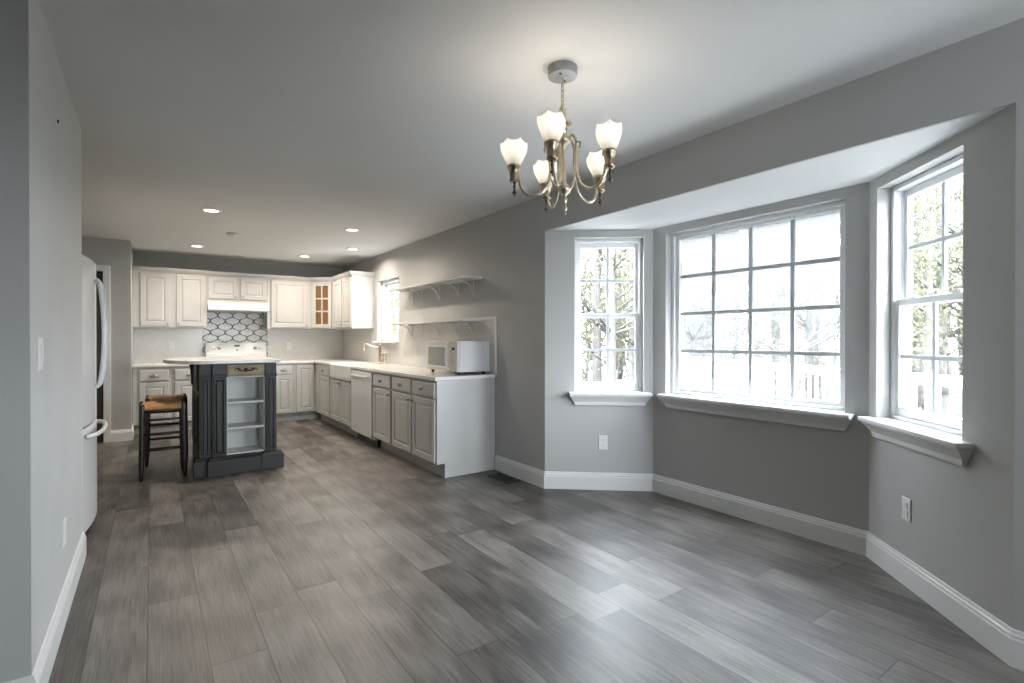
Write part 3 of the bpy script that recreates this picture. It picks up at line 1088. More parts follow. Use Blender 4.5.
def upper_unit(label, x0, x1, z0, doors):
    root = thing('upper_cabinet', label, 'cabinet', ((x0 + x1) / 2, (YU + YB) / 2, z0))
    b = NB()
    box(b, x0 + 0.0005, x1 - 0.0005, YU, YB - G, z0, UZ1)
    obj('body', b, M['cab'], root)
    for (d0, d1, a, c, side) in doors:
        b = NB()
        raised_panel(b, frame_mat((d0, YU - 0.0005, a), (1, 0, 0), (0, -1, 0)), d1 - d0, c - a)
        dr = obj('door', b, M['cab'], root)
        if side:
            knob(dr, (d0 + 0.028 if side < 0 else d1 - 0.028, YU - 0.0205, a + 0.035), (0, -1, 0), 0.011)
    return root
upper_unit('white two-door wall cabinet at the left end of back wall', -0.203, 0.655, UZ0, [(-0.123, 0.21, 1.432, 2.15, 1), (0.285, 0.63, 1.432, 2.15, -1)])
upper_unit('short white two-door wall cabinet above the range hood', 0.657, 1.447, 1.80, [(0.675, 1.045, 1.838, 2.15, 1), (1.085, 1.432, 1.838, 2.15, -1)])
upper_unit('white wide single-door wall cabinet right of the range hood', 1.449, 2.085, UZ0, [(1.50, 2.035, 1.432, 2.15, 1)])

# diagonal corner cabinet with a glazed door
CA, CB_ = Vector((2.087, YU)), Vector((XW - UD, 8.27))
dg = thing('corner_wall_cabinet', 'white diagonal corner cabinet with six-pane glass door', 'cabinet', (2.45, 8.62, UZ0))
dv = (CB_ - CA)
LD = dv.length
dv = dv.normalized()
nv = Vector((-dv.y * -1, dv.x * -1))
nv = Vector((dv.y, -dv.x))
if nv.dot(Vector((-1, -1))) < 0:
    nv = -nv
# carcass as five panels so that the inside shows through the glass
outl = [CA, CB_, Vector((XW - G, 8.27)), Vector((XW - G, YB - G)), Vector((2.087, YB - G))]
bm = NB()
prism(bm, outl, UZ0, UZ0 + 0.018)
prism(bm, outl, UZ1 - 0.018, UZ1)
u3, n3 = Vector((dv.x, dv.y, 0)), Vector((nv.x, nv.y, 0))
o3 = Vector((CA.x, CA.y, 0)) - n3 * 0.02
FMD = frame_mat(o3, u3, n3)
for s0_, s1_, z0_, z1_ in ((0, 0.055, UZ0 + 0.018, UZ1 - 0.018), (LD - 0.055, LD, UZ0 + 0.018, UZ1 - 0.018), (0.055, LD - 0.055, UZ0 + 0.018, UZ0 + 0.06), (0.055, LD - 0.055, UZ1 - 0.055, UZ1 - 0.018)):
    t = bmesh.new()
    box(t, s0_, s1_, 0.0, 0.0199, z0_, z1_)
    merge(bm, t, FMD)
obj('body', bm, M['cab'], dg)
bm = NB()
box(bm, 2.089, 2.101, YU + 0.005, YB - G, UZ0 + 0.019, UZ1 - 0.019)
box(bm, 2.101, XW - G, YB - 0.014, YB - G, UZ0 + 0.019, UZ1 - 0.019)
box(bm, XW - 0.014, XW - G, 8.275, YB - 0.014, UZ0 + 0.019, UZ1 - 0.019)
box(bm, CB_.x + 0.008, XW - 0.014, 8.272, 8.284, UZ0 + 0.019, UZ1 - 0.019)
for zz in (1.66, 1.91):
    prism(bm, [Vector((2.102, YU + 0.04)), Vector((CB_.x + 0.03, 8.286)), Vector((XW - 0.015, 8.286)), Vector((XW - 0.015, YB - 0.015)), Vector((2.102, YB - 0.015))], zz, zz + 0.018)
obj('interior', bm, M['cabin'], dg)
bm = NB()
dz0, dz1, ds0, ds1 = 1.432, 2.15, 0.035, LD - 0.035
FMO = frame_mat(Vector((CA.x, CA.y, 0)) + n3 * 0.0005, u3, n3)
st = 0.055
for s0_, s1_, z0_, z1_ in ((ds0, ds0 + st, dz0, dz1), (ds1 - st, ds1, dz0, dz1), (ds0 + st, ds1 - st, dz0, dz0 + st), (ds0 + st, ds1 - st, dz1 - st, dz1)):
    t = bmesh.new()
    box(t, s0_, s1_, 0, 0.019, z0_, z1_, 0.003)
    merge(bm, t, FMO)
gs0, gs1, gz0, gz1 = ds0 + st, ds1 - st, dz0 + st, dz1 - st
t = bmesh.new()
box(t, (gs0 + gs1) / 2 - 0.011, (gs0 + gs1) / 2 + 0.011, 0.003, 0.018, gz0, gz1, 0.003)
merge(bm, t, FMO)
for k in (1, 2):
    zz = gz0 + (gz1 - gz0) * k / 3
    t = bmesh.new()
    box(t, gs0, gs1, 0.003, 0.0175, zz - 0.012, zz + 0.012, 0.003)
    merge(bm, t, FMO)
door = obj('glass_door', bm, M['cab'], dg)
bm = NB()
t = bmesh.new()
box(t, gs0 - 0.003, gs1 + 0.003, 0.008, 0.011, gz0 - 0.003, gz1 + 0.003)
merge(bm, t, FMO)
obj('glass_pane', bm, M['glass'], door)
bm = NB()
t = bmesh.new()
box(t, gs0 + 0.001, gs1 - 0.001, -0.004, 0.002, gz0 + 0.001, gz1 - 0.001)
merge(bm, t, FMO)
obj('wood_backing', bm, M['cabin'], door)

# wall cabinet on the right-hand wall beside the window
rc = thing('upper_cabinet', 'white two-door wall cabinet beside the kitchen window', 'cabinet', (2.53, 7.82, UZ0))
bm = NB()
XU = XW - UD
box(bm, XU, XW - G, 7.375, 8.268, UZ0, UZ1)
obj('body', bm, M['cab'], rc)
for d0, d1, side in ((7.395, 7.79, 1), (7.825, 8.24, -1)):
    bm = NB()
    raised_panel(bm, frame_mat((XU - 0.0005, d0, 1.432), (0, 1, 0), (-1, 0, 0)), d1 - d0, 2.15 - 1.432)
    dr = obj('door', bm, M['cab'], rc)
    knob(dr, (XU - 0.0205, d0 + 0.028 if side < 0 else d1 - 0.028, 1.467), (-1, 0, 0), 0.011)
bm = NB()
crown(bm, [(-0.203, YU), (2.087, YU), (XU, 8.27), (XU, 7.375), (XW - G, 7.375)], 1)
box(bm, -0.203, 2.6, YU + 0.0, YB - G, UZ1 + 0.001, UZ1 + 0.012)
tag(obj('crown_moulding', bm, M['cab']), 'white crown moulding along the tops of the wall cabinets', 'moulding')

# range hood
hd = thing('range_hood', 'white under-cabinet range hood above the range', 'hood', (1.05, 8.65, 1.655))
bm = NB()
Yh0, Yh1 = 8.40, YB - 0.011
ring = lambda x: [(x, Yh1, 1.798), (x, YU - 0.02, 1.798), (x, YU - 0.05, 1.790), (x, Yh0 + 0.015, 1.735), (x, Yh0, 1.720), (x, Yh0, 1.672), (x, Yh0 + 0.012, 1.660), (x, Yh1, 1.660)]
loft(bm, [ring(0.657), ring(1.447)], True, True, False)
obj('canopy', bm, M['white'], hd)
bm = NB()
box(bm, 0.75, 1.35, 8.46, 8.80, 1.652, 1.659)
obj('grease_filter', bm, M['plasticdk'], hd)

# backsplash tiles
bm = NB()
box(bm, -0.204, 0.618, YB - 0.009, YB - 0.0005, CT1 + 0.0005, UZ0 - 0.001)
tag(obj('tile_backsplash', bm, M['tile']), 'white tile backsplash under the left wall cabinets', 'backsplash')
bm = NB()
box(bm, 0.62, 1.505, YB - 0.010, YB - 0.0005, CT1 + 0.0005, 1.409)
box(bm, 0.657, 1.447, YB - 0.010, YB - 0.0005, 1.409, 1.797)
tag(obj('lantern_tile_panel', bm, M['lantern']), 'dark-outlined lantern tile panel on wall above the range', 'backsplash')
bm = NB()
box(bm, 1.507, XW - 0.0095, YB - 0.009, YB - 0.0005, CT1 + 0.0005, UZ0 - 0.001)
tag(obj('tile_backsplash', bm, M['tile']), 'white tile backsplash right of the range below wide cabinet', 'backsplash')
rb = thing('tile_backsplash', 'white tile backsplash on window wall behind faucet and microwave', 'backsplash', (XW - 0.005, 6.4, CT1))
bm = NB()
xa, xb = XW - 0.009, XW - 0.0005
box(bm, xa, xb, 4.105, W4Y0 - 0.002, CT1 + 0.0005, 1.445)
box(bm, xa, xb, W4Y0 - 0.002, W4Y1 + 0.035, CT1 + 0.0005, W4Z0 - 0.014)
box(bm, xa, xb, W4Y1 + 0.035, YB - 0.0095, CT1 + 0.0005, UZ0 - 0.001)
obj('tiles', bm, M['tile'], rb)
bm = NB()
box(bm, xa - 0.004, xb, 4.085, 4.105, CT1 + 0.0005, 1.465, 0.002)
box(bm, xa - 0.004, xb, 4.105, W4Y0 - 0.002, 1.445, 1.465, 0.002)
obj('edge_trim', bm, M['trim'], rb)

# range
rg = thing('range', 'white freestanding range with control backguard behind the island', 'range', (1.064, 8.5, 0))
bm = NB()
box(bm, 0.656, 1.472, 8.24, 8.855, 0.03, 0.905, 0.004)
for xx in (0.70, 1.43):
    for yy in (8.30, 8.80):
        box(bm, xx - 0.02, xx + 0.02, yy - 0.02, yy + 0.02, 0.0005, 0.031)
obj('body', bm, M['white'], rg)
bm = NB()
box(bm, 0.657, 1.471, 8.225, 8.76, 0.9055, 0.922, 0.004)
obj('cooktop', bm, M['white'], rg)
bm = NB()
prof = [(8.768, 0.9225), (8.855, 0.9225), (8.855, 1.195), (8.815, 1.195), (8.785, 1.045), (8.768, 1.03)]
loft(bm, [[(0.656, y, z) for y, z in prof], [(1.472, y, z) for y, z in prof]], True, True, False)
bg = obj('backguard', bm, M['white'], rg)
tilt = Vector((0, -0.15, 0.03)).normalized()
def on_guard(x, z, o=0.0):
    k = (z - 1.045) / 0.15
    return Vector((x, 8.785 + 0.03 * k, z)) + tilt * o
FMG = lambda x, z: frame_mat(on_guard(x, z, 0.0006), (1, 0, 0), (0, -1, 0))
bm = NB()
t = bmesh.new()
box(t, -0.036, 0.036, -0.004, 0.0035, -0.010, 0.016, 0.001)
merge(bm, t, FMG(1.068, 1.145))
obj('clock_display', bm, M['black'], bg)
bm = NB()
t = bmesh.new()
box(t, -0.010, 0.010, -0.004, 0.003, -0.010, 0.010, 0.001)
merge(bm, t, FMG(1.068, 1.085))
obj('button', bm, M['black'], bg)
for xx in (0.755, 0.83, 1.315, 1.385):
    bm = NB()
    lathe(bm, [(0.026, 0.0), (0.025, 0.012), (0.020, 0.014), (0.018, 0.03), (0.010, 0.032)], n=18)
    q = tilt.to_track_quat('Z', 'Y').to_matrix().to_4x4()
    q.translation = on_guard(xx, 1.118, 0.0005)
    bmesh.ops.transform(bm, matrix=q, verts=bm.verts)
    obj('knob', bm, M['plastic'] if xx < 0.8 or xx > 1.36 else M['plasticdk'], bg)
for xx, yy, r in ((0.84, 8.38, 0.10), (1.29, 8.38, 0.08), (0.84, 8.62, 0.08), (1.29, 8.62, 0.10)):
    bm = NB()
    for rr in (r, r * 0.66, r * 0.33):
        pts = [(xx + rr * math.cos(2 * PI * k / 24), yy + rr * math.sin(2 * PI * k / 24), 0.932) for k in range(25)]
        tube(bm, pts, 0.006, 6)
    lathe(bm, [(r + 0.012, 0.0), (r + 0.008, 0.004)], xx, yy, 0.9222, 24)
    obj('burner', bm, M['black'], rg)
bm = NB()
box(bm, 0.665, 1.463, 8.205, 8.239, 0.26, 0.80, 0.006)
od = obj('oven_door', bm, M['white'], rg)
bm = NB()
tube(bm, [(0.72, 8.204, 0.75), (0.72, 8.165, 0.75), (1.41, 8.165, 0.75), (1.41, 8.204, 0.75)], 0.011, 10)
obj('handle', bm, M['white'], od)
bm = NB()
box(bm, 0.665, 1.463, 8.21, 8.239, 0.05, 0.25, 0.006)
obj('drawer', bm, M['white'], rg)

# ------------------------------------------------------------------ island
il = thing('kitchen_island', 'charcoal kitchen island with open white shelves and pale top', 'island', (0.66, 5.95, 0))
IX0, IX1, IY0, IY1, IZ = 0.345, 1.00, 5.437, 6.47, 1.022
SX0, SX1 = 0.572, 0.899
bm = NB()
# carcass with the open shelf bay at the front
box(bm, IX0 + 0.012, SX0, IY0 + 0.012, IY1, 0.005, IZ)
box(bm, SX1, IX1 - 0.012, IY0 + 0.012, IY1, 0.005, IZ)
box(bm, SX0, SX1, IY0 + 0.30, IY1, 0.005, IZ)
box(bm, SX0, SX1, IY0 + 0.012, IY0 + 0.30, 0.005, 0.165)
box(bm, SX0, SX1, IY0 + 0.02, IY0 + 0.30, 0.90, IZ)
obj('carcass', bm, M['charcoal'], il)
def pilaster(x0, x1, y):
    b = NB()
    box(b, x0, x1, y, y + 0.03, 0.165, IZ, 0.002)
    raised_panel(b, frame_mat((x0 + 0.012, y, 0.185), (1, 0, 0), (0, -1, 0)), x1 - x0 - 0.024, 0.70, 0.008, rail=0.014)
    box(b, x0 - 0.006, x1 + 0.006, y - 0.012, y + 0.0, 0.895, 0.912, 0.004)
    box(b, x0 - 0.003, x1 + 0.003, y - 0.008, y + 0.0, 0.915, 0.924, 0.003)
    obj('pilaster', b, M['charcoal'], il)
pilaster(0.354, 0.446, IY0 + 0.004)
pilaster(0.455, 0.571, IY0 - 0.020)
pilaster(0.900, 0.999, IY0 - 0.012)
bm = NB()
y0 = IY0 + 0.014
box(bm, SX0 + 0.0005, SX0 + 0.010, y0, IY0 + 0.299, 0.166, 0.899)
box(bm, SX1 - 0.010, SX1 - 0.0005, y0, IY0 + 0.299, 0.166, 0.899)
box(bm, SX0 + 0.010, SX1 - 0.010, IY0 + 0.285, IY0 + 0.299, 0.166, 0.899)
box(bm, SX0 + 0.010, SX1 - 0.010, y0, IY0 + 0.285, 0.166, 0.178)
box(bm, SX0 + 0.010, SX1 - 0.010, y0, IY0 + 0.285, 0.887, 0.899)
obj('shelf_liner', bm, M['shelfwhite'], il)
for zz in (0.398, 0.640):
    bm = NB()
    box(bm, SX0 + 0.0105, SX1 - 0.0105, y0, IY0 + 0.284, zz, zz + 0.022, 0.002)
    obj('shelf', bm, M['shelfwhite'], il)
bm = NB()
box(bm, SX0 + 0.002, SX1 - 0.002, IY0 - 0.004, IY0 + 0.019, 0.905, 1.012, 0.003)
raised_panel(bm, frame_mat((SX0 + 0.008, IY0 - 0.004, 0.912), (1, 0, 0), (0, -1, 0)), SX1 - SX0 - 0.016, 0.094, 0.004, flat=True)
idr = obj('drawer_front', bm, M['drawerwood'], il)
bm = NB()
xc, zc, yc = (SX0 + SX1) / 2, 0.962, IY0 - 0.010
for sgn in (-1, 1):
    tube(bm, smoothpath([(xc + sgn * 0.01, yc - 0.012, zc), (xc + sgn * 0.035, yc - 0.020, zc - 0.012), (xc + sgn * 0.06, yc - 0.018, zc + 0.008), (xc + sgn * 0.085, yc - 0.006, zc + 0.012), (xc + sgn * 0.10, yc, zc - 0.006)], 4), [0.008 - 0.004 * abs(i - 8) / 8 for i in range(17)], 8)
    t = bmesh.new()
    lathe(t, [(0.016, 0), (0.014, 0.006), (0.006, 0.010)], n=12)
    q = Vector((0, -1, 0)).to_track_quat('Z', 'Y').to_matrix().to_4x4()
    q.translation = Vector((xc + sgn * 0.06, yc + 0.004, zc + 0.004))
    merge(bm, t, q)
t = bmesh.new()
lathe(t, [(0.020, 0), (0.019, 0.012), (0.012, 0.022), (0.005, 0.025)], n=14)
q = Vector((0, -1, 0)).to_track_quat('Z', 'Y').to_matrix().to_4x4()
q.translation = Vector((xc, yc + 0.004, zc))
merge(bm, t, q)
obj('pull', bm, M['bronze'], idr)
# plinth stepping out under the pilasters
bm = NB()
def plinth_block(x0, x1, y0, y1, h):
    loft(bm, [[(x0, y0, 0.001), (x1, y0, 0.001), (x1, y1, 0.001), (x0, y1, 0.001)],
              [(x0, y0, h - 0.025), (x1, y0, h - 0.025), (x1, y1, h - 0.025), (x0, y1, h - 0.025)],
              [(x0 + 0.012, y0 + 0.014, h - 0.012), (x1 - 0.012, y0 + 0.014, h - 0.012), (x1 - 0.012, y1, h - 0.012), (x0 + 0.012, y1, h - 0.012)],
              [(x0 + 0.018, y0 + 0.022, h), (x1 - 0.018, y0 + 0.022, h), (x1 - 0.018, y1, h), (x0 + 0.018, y1, h)]], True, True, False)
plinth_block(0.308, 0.50, 5.400, 5.53, 0.162)
plinth_block(0.415, 0.612, 5.358, 5.60, 0.165)
plinth_block(0.59, 0.88, 5.392, 5.60, 0.158)
plinth_block(0.862, 1.055, 5.378, IY1 + 0.02, 0.165)
obj('plinth', bm, M['charcoal'], il)
# left side: panel and carved corbel brackets carrying the overhang
for yy in (5.56, 6.36):
    bm = NB()
    pts = [(IX0 + 0.011, 1.018), (IX0 - 0.022, 1.018), (IX0 - 0.022, 1.0), (IX0 - 0.02, 0.975), (IX0 - 0.015, 0.95), (IX0 - 0.010, 0.90), (IX0 - 0.006, 0.84), (IX0 - 0.006, 0.80), (IX0 - 0.0, 0.77), (IX0 + 0.011, 0.76)]
    loft(bm, [[(x, yy - 0.03, z) for x, z in pts], [(x, yy + 0.03, z) for x, z in pts]], True, True, False)
    obj('corbel', bm, M['corbelwood'], il)
for k, (ya, yb) in enumerate(((5.60, 5.93), (5.97, 6.30))):
    bm = NB()
    raised_panel(bm, frame_mat((IX0 + 0.0115, ya, 0.20), (0, 1, 0), (-1, 0, 0)), yb - ya, 0.52, 0.012)
    obj('side_panel', bm, M['charcoal'], il)
# pale top, rounded at the seating end
bm = NB()
TX0, TX1, TY0, TY1 = 0.09, 1.035, 5.395, 6.60
pts = [(TX1, TY0), (TX1, TY1)]
for k in range(17):
    a = PI / 2 + PI * k / 16
    pts.append((0.37 + (0.37 - TX0) * math.cos(a), (TY0 + TY1) / 2 + (TY1 - TY0) / 2 * math.sin(a)))
loft(bm, [[(x, y, z) for x, y in pts] for z in (IZ + 0.0005, IZ + 0.034)], True, True, False)
obj('top', bm, M['quartz'], il, bevel=0.005)

# ------------------------------------------------------------------ stools
def make_stool():
    root = thing('counter_stool', 'black wooden stool with woven rush seat, front one of the pair', 'stool', (0, 0, 0))
    hw, hd_, hz = 0.155, 0.14, 0.662
    for sx in (-1, 1):
        for sy in (-1, 1):
            b = NB()
            x, y = sx * hw, sy * hd_
            tube(b, [(x * 1.06, y * 1.06, 0.001), (x * 1.05, y * 1.05, 0.05), (x * 1.045, y * 1.045, 0.12), (x * 1.02, y * 1.02, 0.35), (x, y, 0.58), (x, y, hz - 0.004), (x, y, hz + 0.006), (x, y, hz + 0.012)],
                 [0.013, 0.017, 0.021, 0.021, 0.021, 0.021, 0.018, 0.008], 12)
            obj('leg', b, M['stoolwood'], root, True)
    for sy, zs in ((-1, (0.26, 0.40, 0.53)), (1, (0.22, 0.36, 0.49))):
        for z in zs:
            b = NB()
            tube(b, [(-hw * 1.02, sy * hd_ * 1.02, z), (0, sy * hd_ * 1.02, z), (hw * 1.02, sy * hd_ * 1.02, z)], [0.008, 0.011, 0.008], 8)
            obj('rung', b, M['stoolwood'], root, True)
    for sx in (-1, 1):
        for z in (0.30, 0.45):
            b = NB()
            tube(b, [(sx * hw * 1.02, -hd_ * 1.02, z), (sx * hw * 1.02, 0, z), (sx * hw * 1.02, hd_ * 1.02, z)], [0.008, 0.011, 0.008], 8)
            obj('rung', b, M['stoolwood'], root, True)
    b = NB()
    for sy in (-1, 1):
        tube(b, [(-hw, sy * hd_, hz - 0.052), (hw, sy * hd_, hz - 0.052)], 0.016, 8)
    for sx in (-1, 1):
        tube(b, [(sx * hw, -hd_, hz - 0.052), (sx * hw, hd_, hz - 0.052)], 0.014, 8)
    obj('seat_rails', b, M['stoolwood'], root, True)
    b = NB()                    # rush seat: four woven triangles dipping to the middle, puffed at the rails
    N = 14
    grid = {}
    for i in range(N + 1):
        for j in range(N + 1):
            u, v = i / N * 2 - 1, j / N * 2 - 1
            m_ = max(abs(u), abs(v))
            z = hz + 0.004 - 0.016 * (1 - m_) + 0.010 * math.sin(m_ * PI) - (0.016 if m_ > 0.99 else 0)
            z += 0.003 * math.sin(40 * (u if abs(v) >= abs(u) else v))
            grid[i, j] = b.verts.new((u * (hw + 0.012), v * (hd_ + 0.012), z))
    for i in range(N):
        for j in range(N):
            f = b.faces.new((grid[i, j], grid[i + 1, j], grid[i + 1, j + 1], grid[i, j + 1]))
            f.smooth = True
    r = bmesh.ops.extrude_face_region(b, geom=list(b.faces))
    bmesh.ops.translate(b, verts=[v for v in r['geom'] if isinstance(v, bmesh.types.BMVert)], vec=(0, 0, -0.034))
    obj('rush_seat', b, M['rush'], root, True)
    return root
stool = make_stool()
stool.location = (0.083, 5.715, 0)
stool.rotation_euler = (0, 0, math.radians(1))
dup(stool, (0.125, 6.315, 0), math.radians(-1), 'black wooden stool with woven rush seat, half hidden behind the front stool')

# ------------------------------------------------------------------ fridge
fr = thing('refrigerator', 'white french-door fridge with bowed doors past the left wall', 'refrigerator', (-0.72, 4.32, 0))
FY0, FY1 = 3.865, 4.775
def bow(y, k=0.045):
    t = (y - (FY0 + FY1) / 2) / ((FY1 - FY0) / 2)
    return -0.345 + k * (1 - t * t)
bm = NB()
box(bm, -1.12, -0.41, FY0 + 0.01, FY1 - 0.01, 0.03, 1.73, 0.005)
for yy in (FY0 + 0.06, FY1 - 0.06):
    box(bm, -1.05, -0.99, yy - 0.03, yy + 0.03, 0.0005, 0.031)
    box(bm, -0.50, -0.44, yy - 0.03, yy + 0.03, 0.0005, 0.031)
obj('body', bm, M['white'], fr)
def bowed(name, y0, y1, z0, z1):
    b = NB()
    n = 14
    poly = [(-0.405, y0), (-0.405, y1)] + [(bow(y1 + (y0 - y1) * k / n) - (0.010 if k in (0, n) else 0), y1 + (y0 - y1) * k / n) for k in range(n + 1)]
    loft(b, [[(x - (0.006 if x > -0.40 else 0), y, z0) for x, y in poly], [(x, y, z0 + 0.008) for x, y in poly], [(x, y, z1 - 0.008) for x, y in poly], [(x - (0.006 if x > -0.40 else 0), y, z1) for x, y in poly]], True, True, False)
    return obj(name, b, M['white'], fr)
ym = (FY0 + FY1) / 2
for y0_, y1_, hy in ((FY0, ym - 0.002, ym - 0.045), (ym + 0.002, FY1, ym + 0.045)):
    d_ = bowed('door', y0_, y1_, 0.725, 1.755)
    bm = NB()
    zs = [1.64, 1.62, 1.55, 1.42, 1.28, 1.14, 1.02, 0.96, 0.94]
    os_ = [0.004, 0.022, 0.034, 0.044, 0.048, 0.044, 0.034, 0.022, 0.004]
    tube(bm, smoothpath([(bow(hy) + o, hy, z) for o, z in zip(os_, zs)], 4), 0.014, 10)
    obj('handle', bm, M['white'], d_)
d_ = bowed('freezer_drawer', FY0, FY1, 0.09, 0.715)
bm = NB()
ys = [FY0 + 0.10, FY0 + 0.115, FY0 + 0.18, ym - 0.12, ym, ym + 0.12, FY1 - 0.18, FY1 - 0.115, FY1 - 0.10]
os_ = [0.004, 0.025, 0.042, 0.046, 0.046, 0.046, 0.042, 0.025, 0.004]
tube(bm, smoothpath([(bow(y) + o, y, 0.668) for o, y in zip(os_, ys)], 4), 0.014, 10)
obj('handle', bm, M['white'], d_)

# ------------------------------------------------------------------ microwave
mw = thing('microwave', 'white microwave oven with handled door on the worktop end', 'microwave', (2.495, 4.49, CT1))
MX0, MX1, MY0, MY1, MZ0, MZ1 = 2.325, 2.683, 4.185, 4.84, 0.940, 1.232
bm = NB()
box(bm, MX0 + 0.02, MX1, MY0, MY1, MZ0, MZ1, 0.005)
obj('case', bm, M['white'], mw)
bm = NB()
box(bm, MX0, MX0 + 0.0195, MY0 + 0.145, MY1 - 0.002, MZ0 + 0.004, MZ1 - 0.002, 0.004)
rect = [(MY0 + 0.20, MZ0 + 0.055), (MY1 - 0.055, MZ0 + 0.055), (MY1 - 0.055, MZ1 - 0.055), (MY0 + 0.20, MZ1 - 0.055)]
md = obj('door', bm, M['silver'], mw)
bm = NB()
ya, yb, za, zb = MY0 + 0.205, MY1 - 0.05, MZ0 + 0.05, MZ1 - 0.06
loft(bm, [[(MX0 - 0.0005, y, z) for y, z in ((ya, za), (yb, za), (yb, zb), (ya, zb))], [(MX0 - 0.003, y, z) for y, z in ((ya + 0.008, za + 0.008), (yb - 0.008, za + 0.008), (yb - 0.008, zb - 0.008), (ya + 0.008, zb - 0.008))]], True, True, False)
obj('window', bm, M['darkglass'], md)
bm = NB()
for a0, a1, c0, c1 in ((ya - 0.016, ya - 0.001, za - 0.016, zb + 0.016), (yb + 0.001, yb + 0.016, za - 0.016, zb + 0.016), (ya - 0.001, yb + 0.001, za - 0.016, za - 0.001), (ya - 0.001, yb + 0.001, zb + 0.001, zb + 0.016)):
    box(bm, MX0 - 0.003, MX0 - 0.0004, a0, a1, c0, c1, 0.001)
obj('window_surround', bm, M['plastic'], md)
bm = NB()
tube(bm, smoothpath([(MX0 - 0.001, MY0 + 0.17, MZ1 - 0.02), (MX0 - 0.025, MY0 + 0.17, MZ1 - 0.035), (MX0 - 0.03, MY0 + 0.172, (MZ0 + MZ1) / 2), (MX0 - 0.025, MY0 + 0.17, MZ0 + 0.04), (MX0 - 0.001, MY0 + 0.17, MZ0 + 0.025)], 5), 0.009, 8)
obj('handle', bm, M['plastic'], md)
bm = NB()
box(bm, MX0, MX0 + 0.0195, MY0 + 0.002, MY0 + 0.143, MZ0 + 0.004, MZ1 - 0.002, 0.003)
cp = obj('control_panel', bm, M['silver'], mw)
bm = NB()
box(bm, MX0 - 0.002, MX0 - 0.0003, MY0 + 0.05, MY0 + 0.105, MZ1 - 0.085, MZ1 - 0.06)
obj('display', bm, M['black'], cp)
for r in range(5):
    for c in range(3):
        bm = NB()
        box(bm, MX0 - 0.002, MX0 - 0.0003, MY0 + 0.035 + c * 0.03, MY0 + 0.057 + c * 0.03, MZ0 + 0.035 + r * 0.028, MZ0 + 0.053 + r * 0.028, 0.0005)
        obj('key', bm, M['plasticdk'] if (r == 2 and c == 1) else M['shelfwhite'], cp)
for xx in (MX0 + 0.05, MX1 - 0.04):
    for yy in (MY0 + 0.05, MY1 - 0.05):
        bm = NB()
        lathe(bm, [(0.014, 0), (0.016, 0.025)], xx, yy, CT1 + 0.0008, 12)
        obj('foot', bm, M['black'], mw)

# ------------------------------------------------------------------ wall shelves with brackets
def wall_shelf(label, zt):
    root = thing('wall_shelf', label, 'shelf', (XW, 5.23, zt))
    xs = XW - 0.25
    b = NB()
    prof = [(XW - 0.0105, zt - 0.020), (XW - 0.0105, zt), (xs + 0.006, zt), (xs, zt - 0.004), (xs, zt - 0.012), (xs + 0.008, zt - 0.020)]
    loft(b, [[(x, 4.325, z) for x, z in prof], [(x, 6.13, z) for x, z in prof]], True, True, False)
    obj('board', b, M['white'], root)
    for yy in (4.495, 4.804, 5.251, 5.72, 5.999):
        b = NB()
        zb = zt - 0.0205
        box(b, XW - 0.0145, XW - 0.0095, yy - 0.010, yy + 0.010, zb - 0.155, zb, 0.001)
        box(b, XW - 0.20, XW - 0.0145, yy - 0.010, yy + 0.010, zb - 0.005, zb, 0.001)
        pth = smoothpath([(XW - 0.017, yy, zb - 0.135), (XW - 0.035, yy, zb - 0.11), (XW - 0.06, yy, zb - 0.055), (XW - 0.10, yy, zb - 0.025), (XW - 0.15, yy, zb - 0.012), (XW - 0.175, yy, zb - 0.006)], 4)
        tube(b, pth, 0.005, 8)
        obj('bracket', b, M['white'], root)
    return root
wall_shelf('upper white wall shelf on curved brackets above the microwave', 1.868)
wall_shelf('lower white wall shelf on curved brackets just above the microwave', 1.446)

# ------------------------------------------------------------------ small fittings
def outlet(name, label, cat, o, n, kind='duplex', w=0.072, h=0.117):
    n = Vector(n).normalized()
    u = Vector((-n.y, n.x, 0))
    o = Vector(o)
    root = thing(name, label, cat, tuple(o))
    f = frame_mat(o + n * 0.0006, u, n)
    b = NB()
    t = bmesh.new()
    loops = [(0, 0), (0, 0.003), (0.004, 0.006)]
    loft(t, [[(-w / 2 + i, y, -h / 2 + i), (w / 2 - i, y, -h / 2 + i), (w / 2 - i, y, h / 2 - i), (-w / 2 + i, y, h / 2 - i)] for i, y in loops], True, True, False)
    merge(b, t, f)
    obj('cover_plate', b, M['plastic'], root)
    if kind == 'duplex':
        for dz in (-0.021, 0.021):
            b = NB()
            t = bmesh.new()
            box(t, -0.017, 0.017, 0.0062, 0.0085, dz - 0.0145, dz + 0.0145, 0.0008)
            merge(b, t, f)
            sk_ = obj('socket', b, M['plastic'], root)
            b = NB()
            for sx in (-0.0065, 0.0065):
                t = bmesh.new()
                box(t, sx - 0.0012, sx + 0.0012, 0.0086, 0.0090, dz - 0.002, dz + 0.007)
                merge(b, t, f)
            t = bmesh.new()
            box(t, -0.002, 0.002, 0.0086, 0.0090, dz - 0.010, dz - 0.005)
            merge(b, t, f)
            obj('slots', b, M['plasticdk'], sk_)
    else:
        b = NB()
        t = bmesh.new()
        box(t, -0.016, 0.016, 0.0062, 0.0095, -0.033, 0.033, 0.001)
        merge(b, t, f)
        obj('rocker', b, M['plastic'], root)
    return root
q = P3 + dA * 0.482
outlet('wall_outlet', 'white duplex outlet under the narrow far bay window', 'outlet', (q.x, q.y, 0.393), (-nA.x, -nA.y, 0))
q = P5 + dC * 0.350
outlet('wall_outlet', 'white duplex outlet under the near bay window', 'outlet', (q.x, q.y, 0.387), (-nC.x, -nC.y, 0))
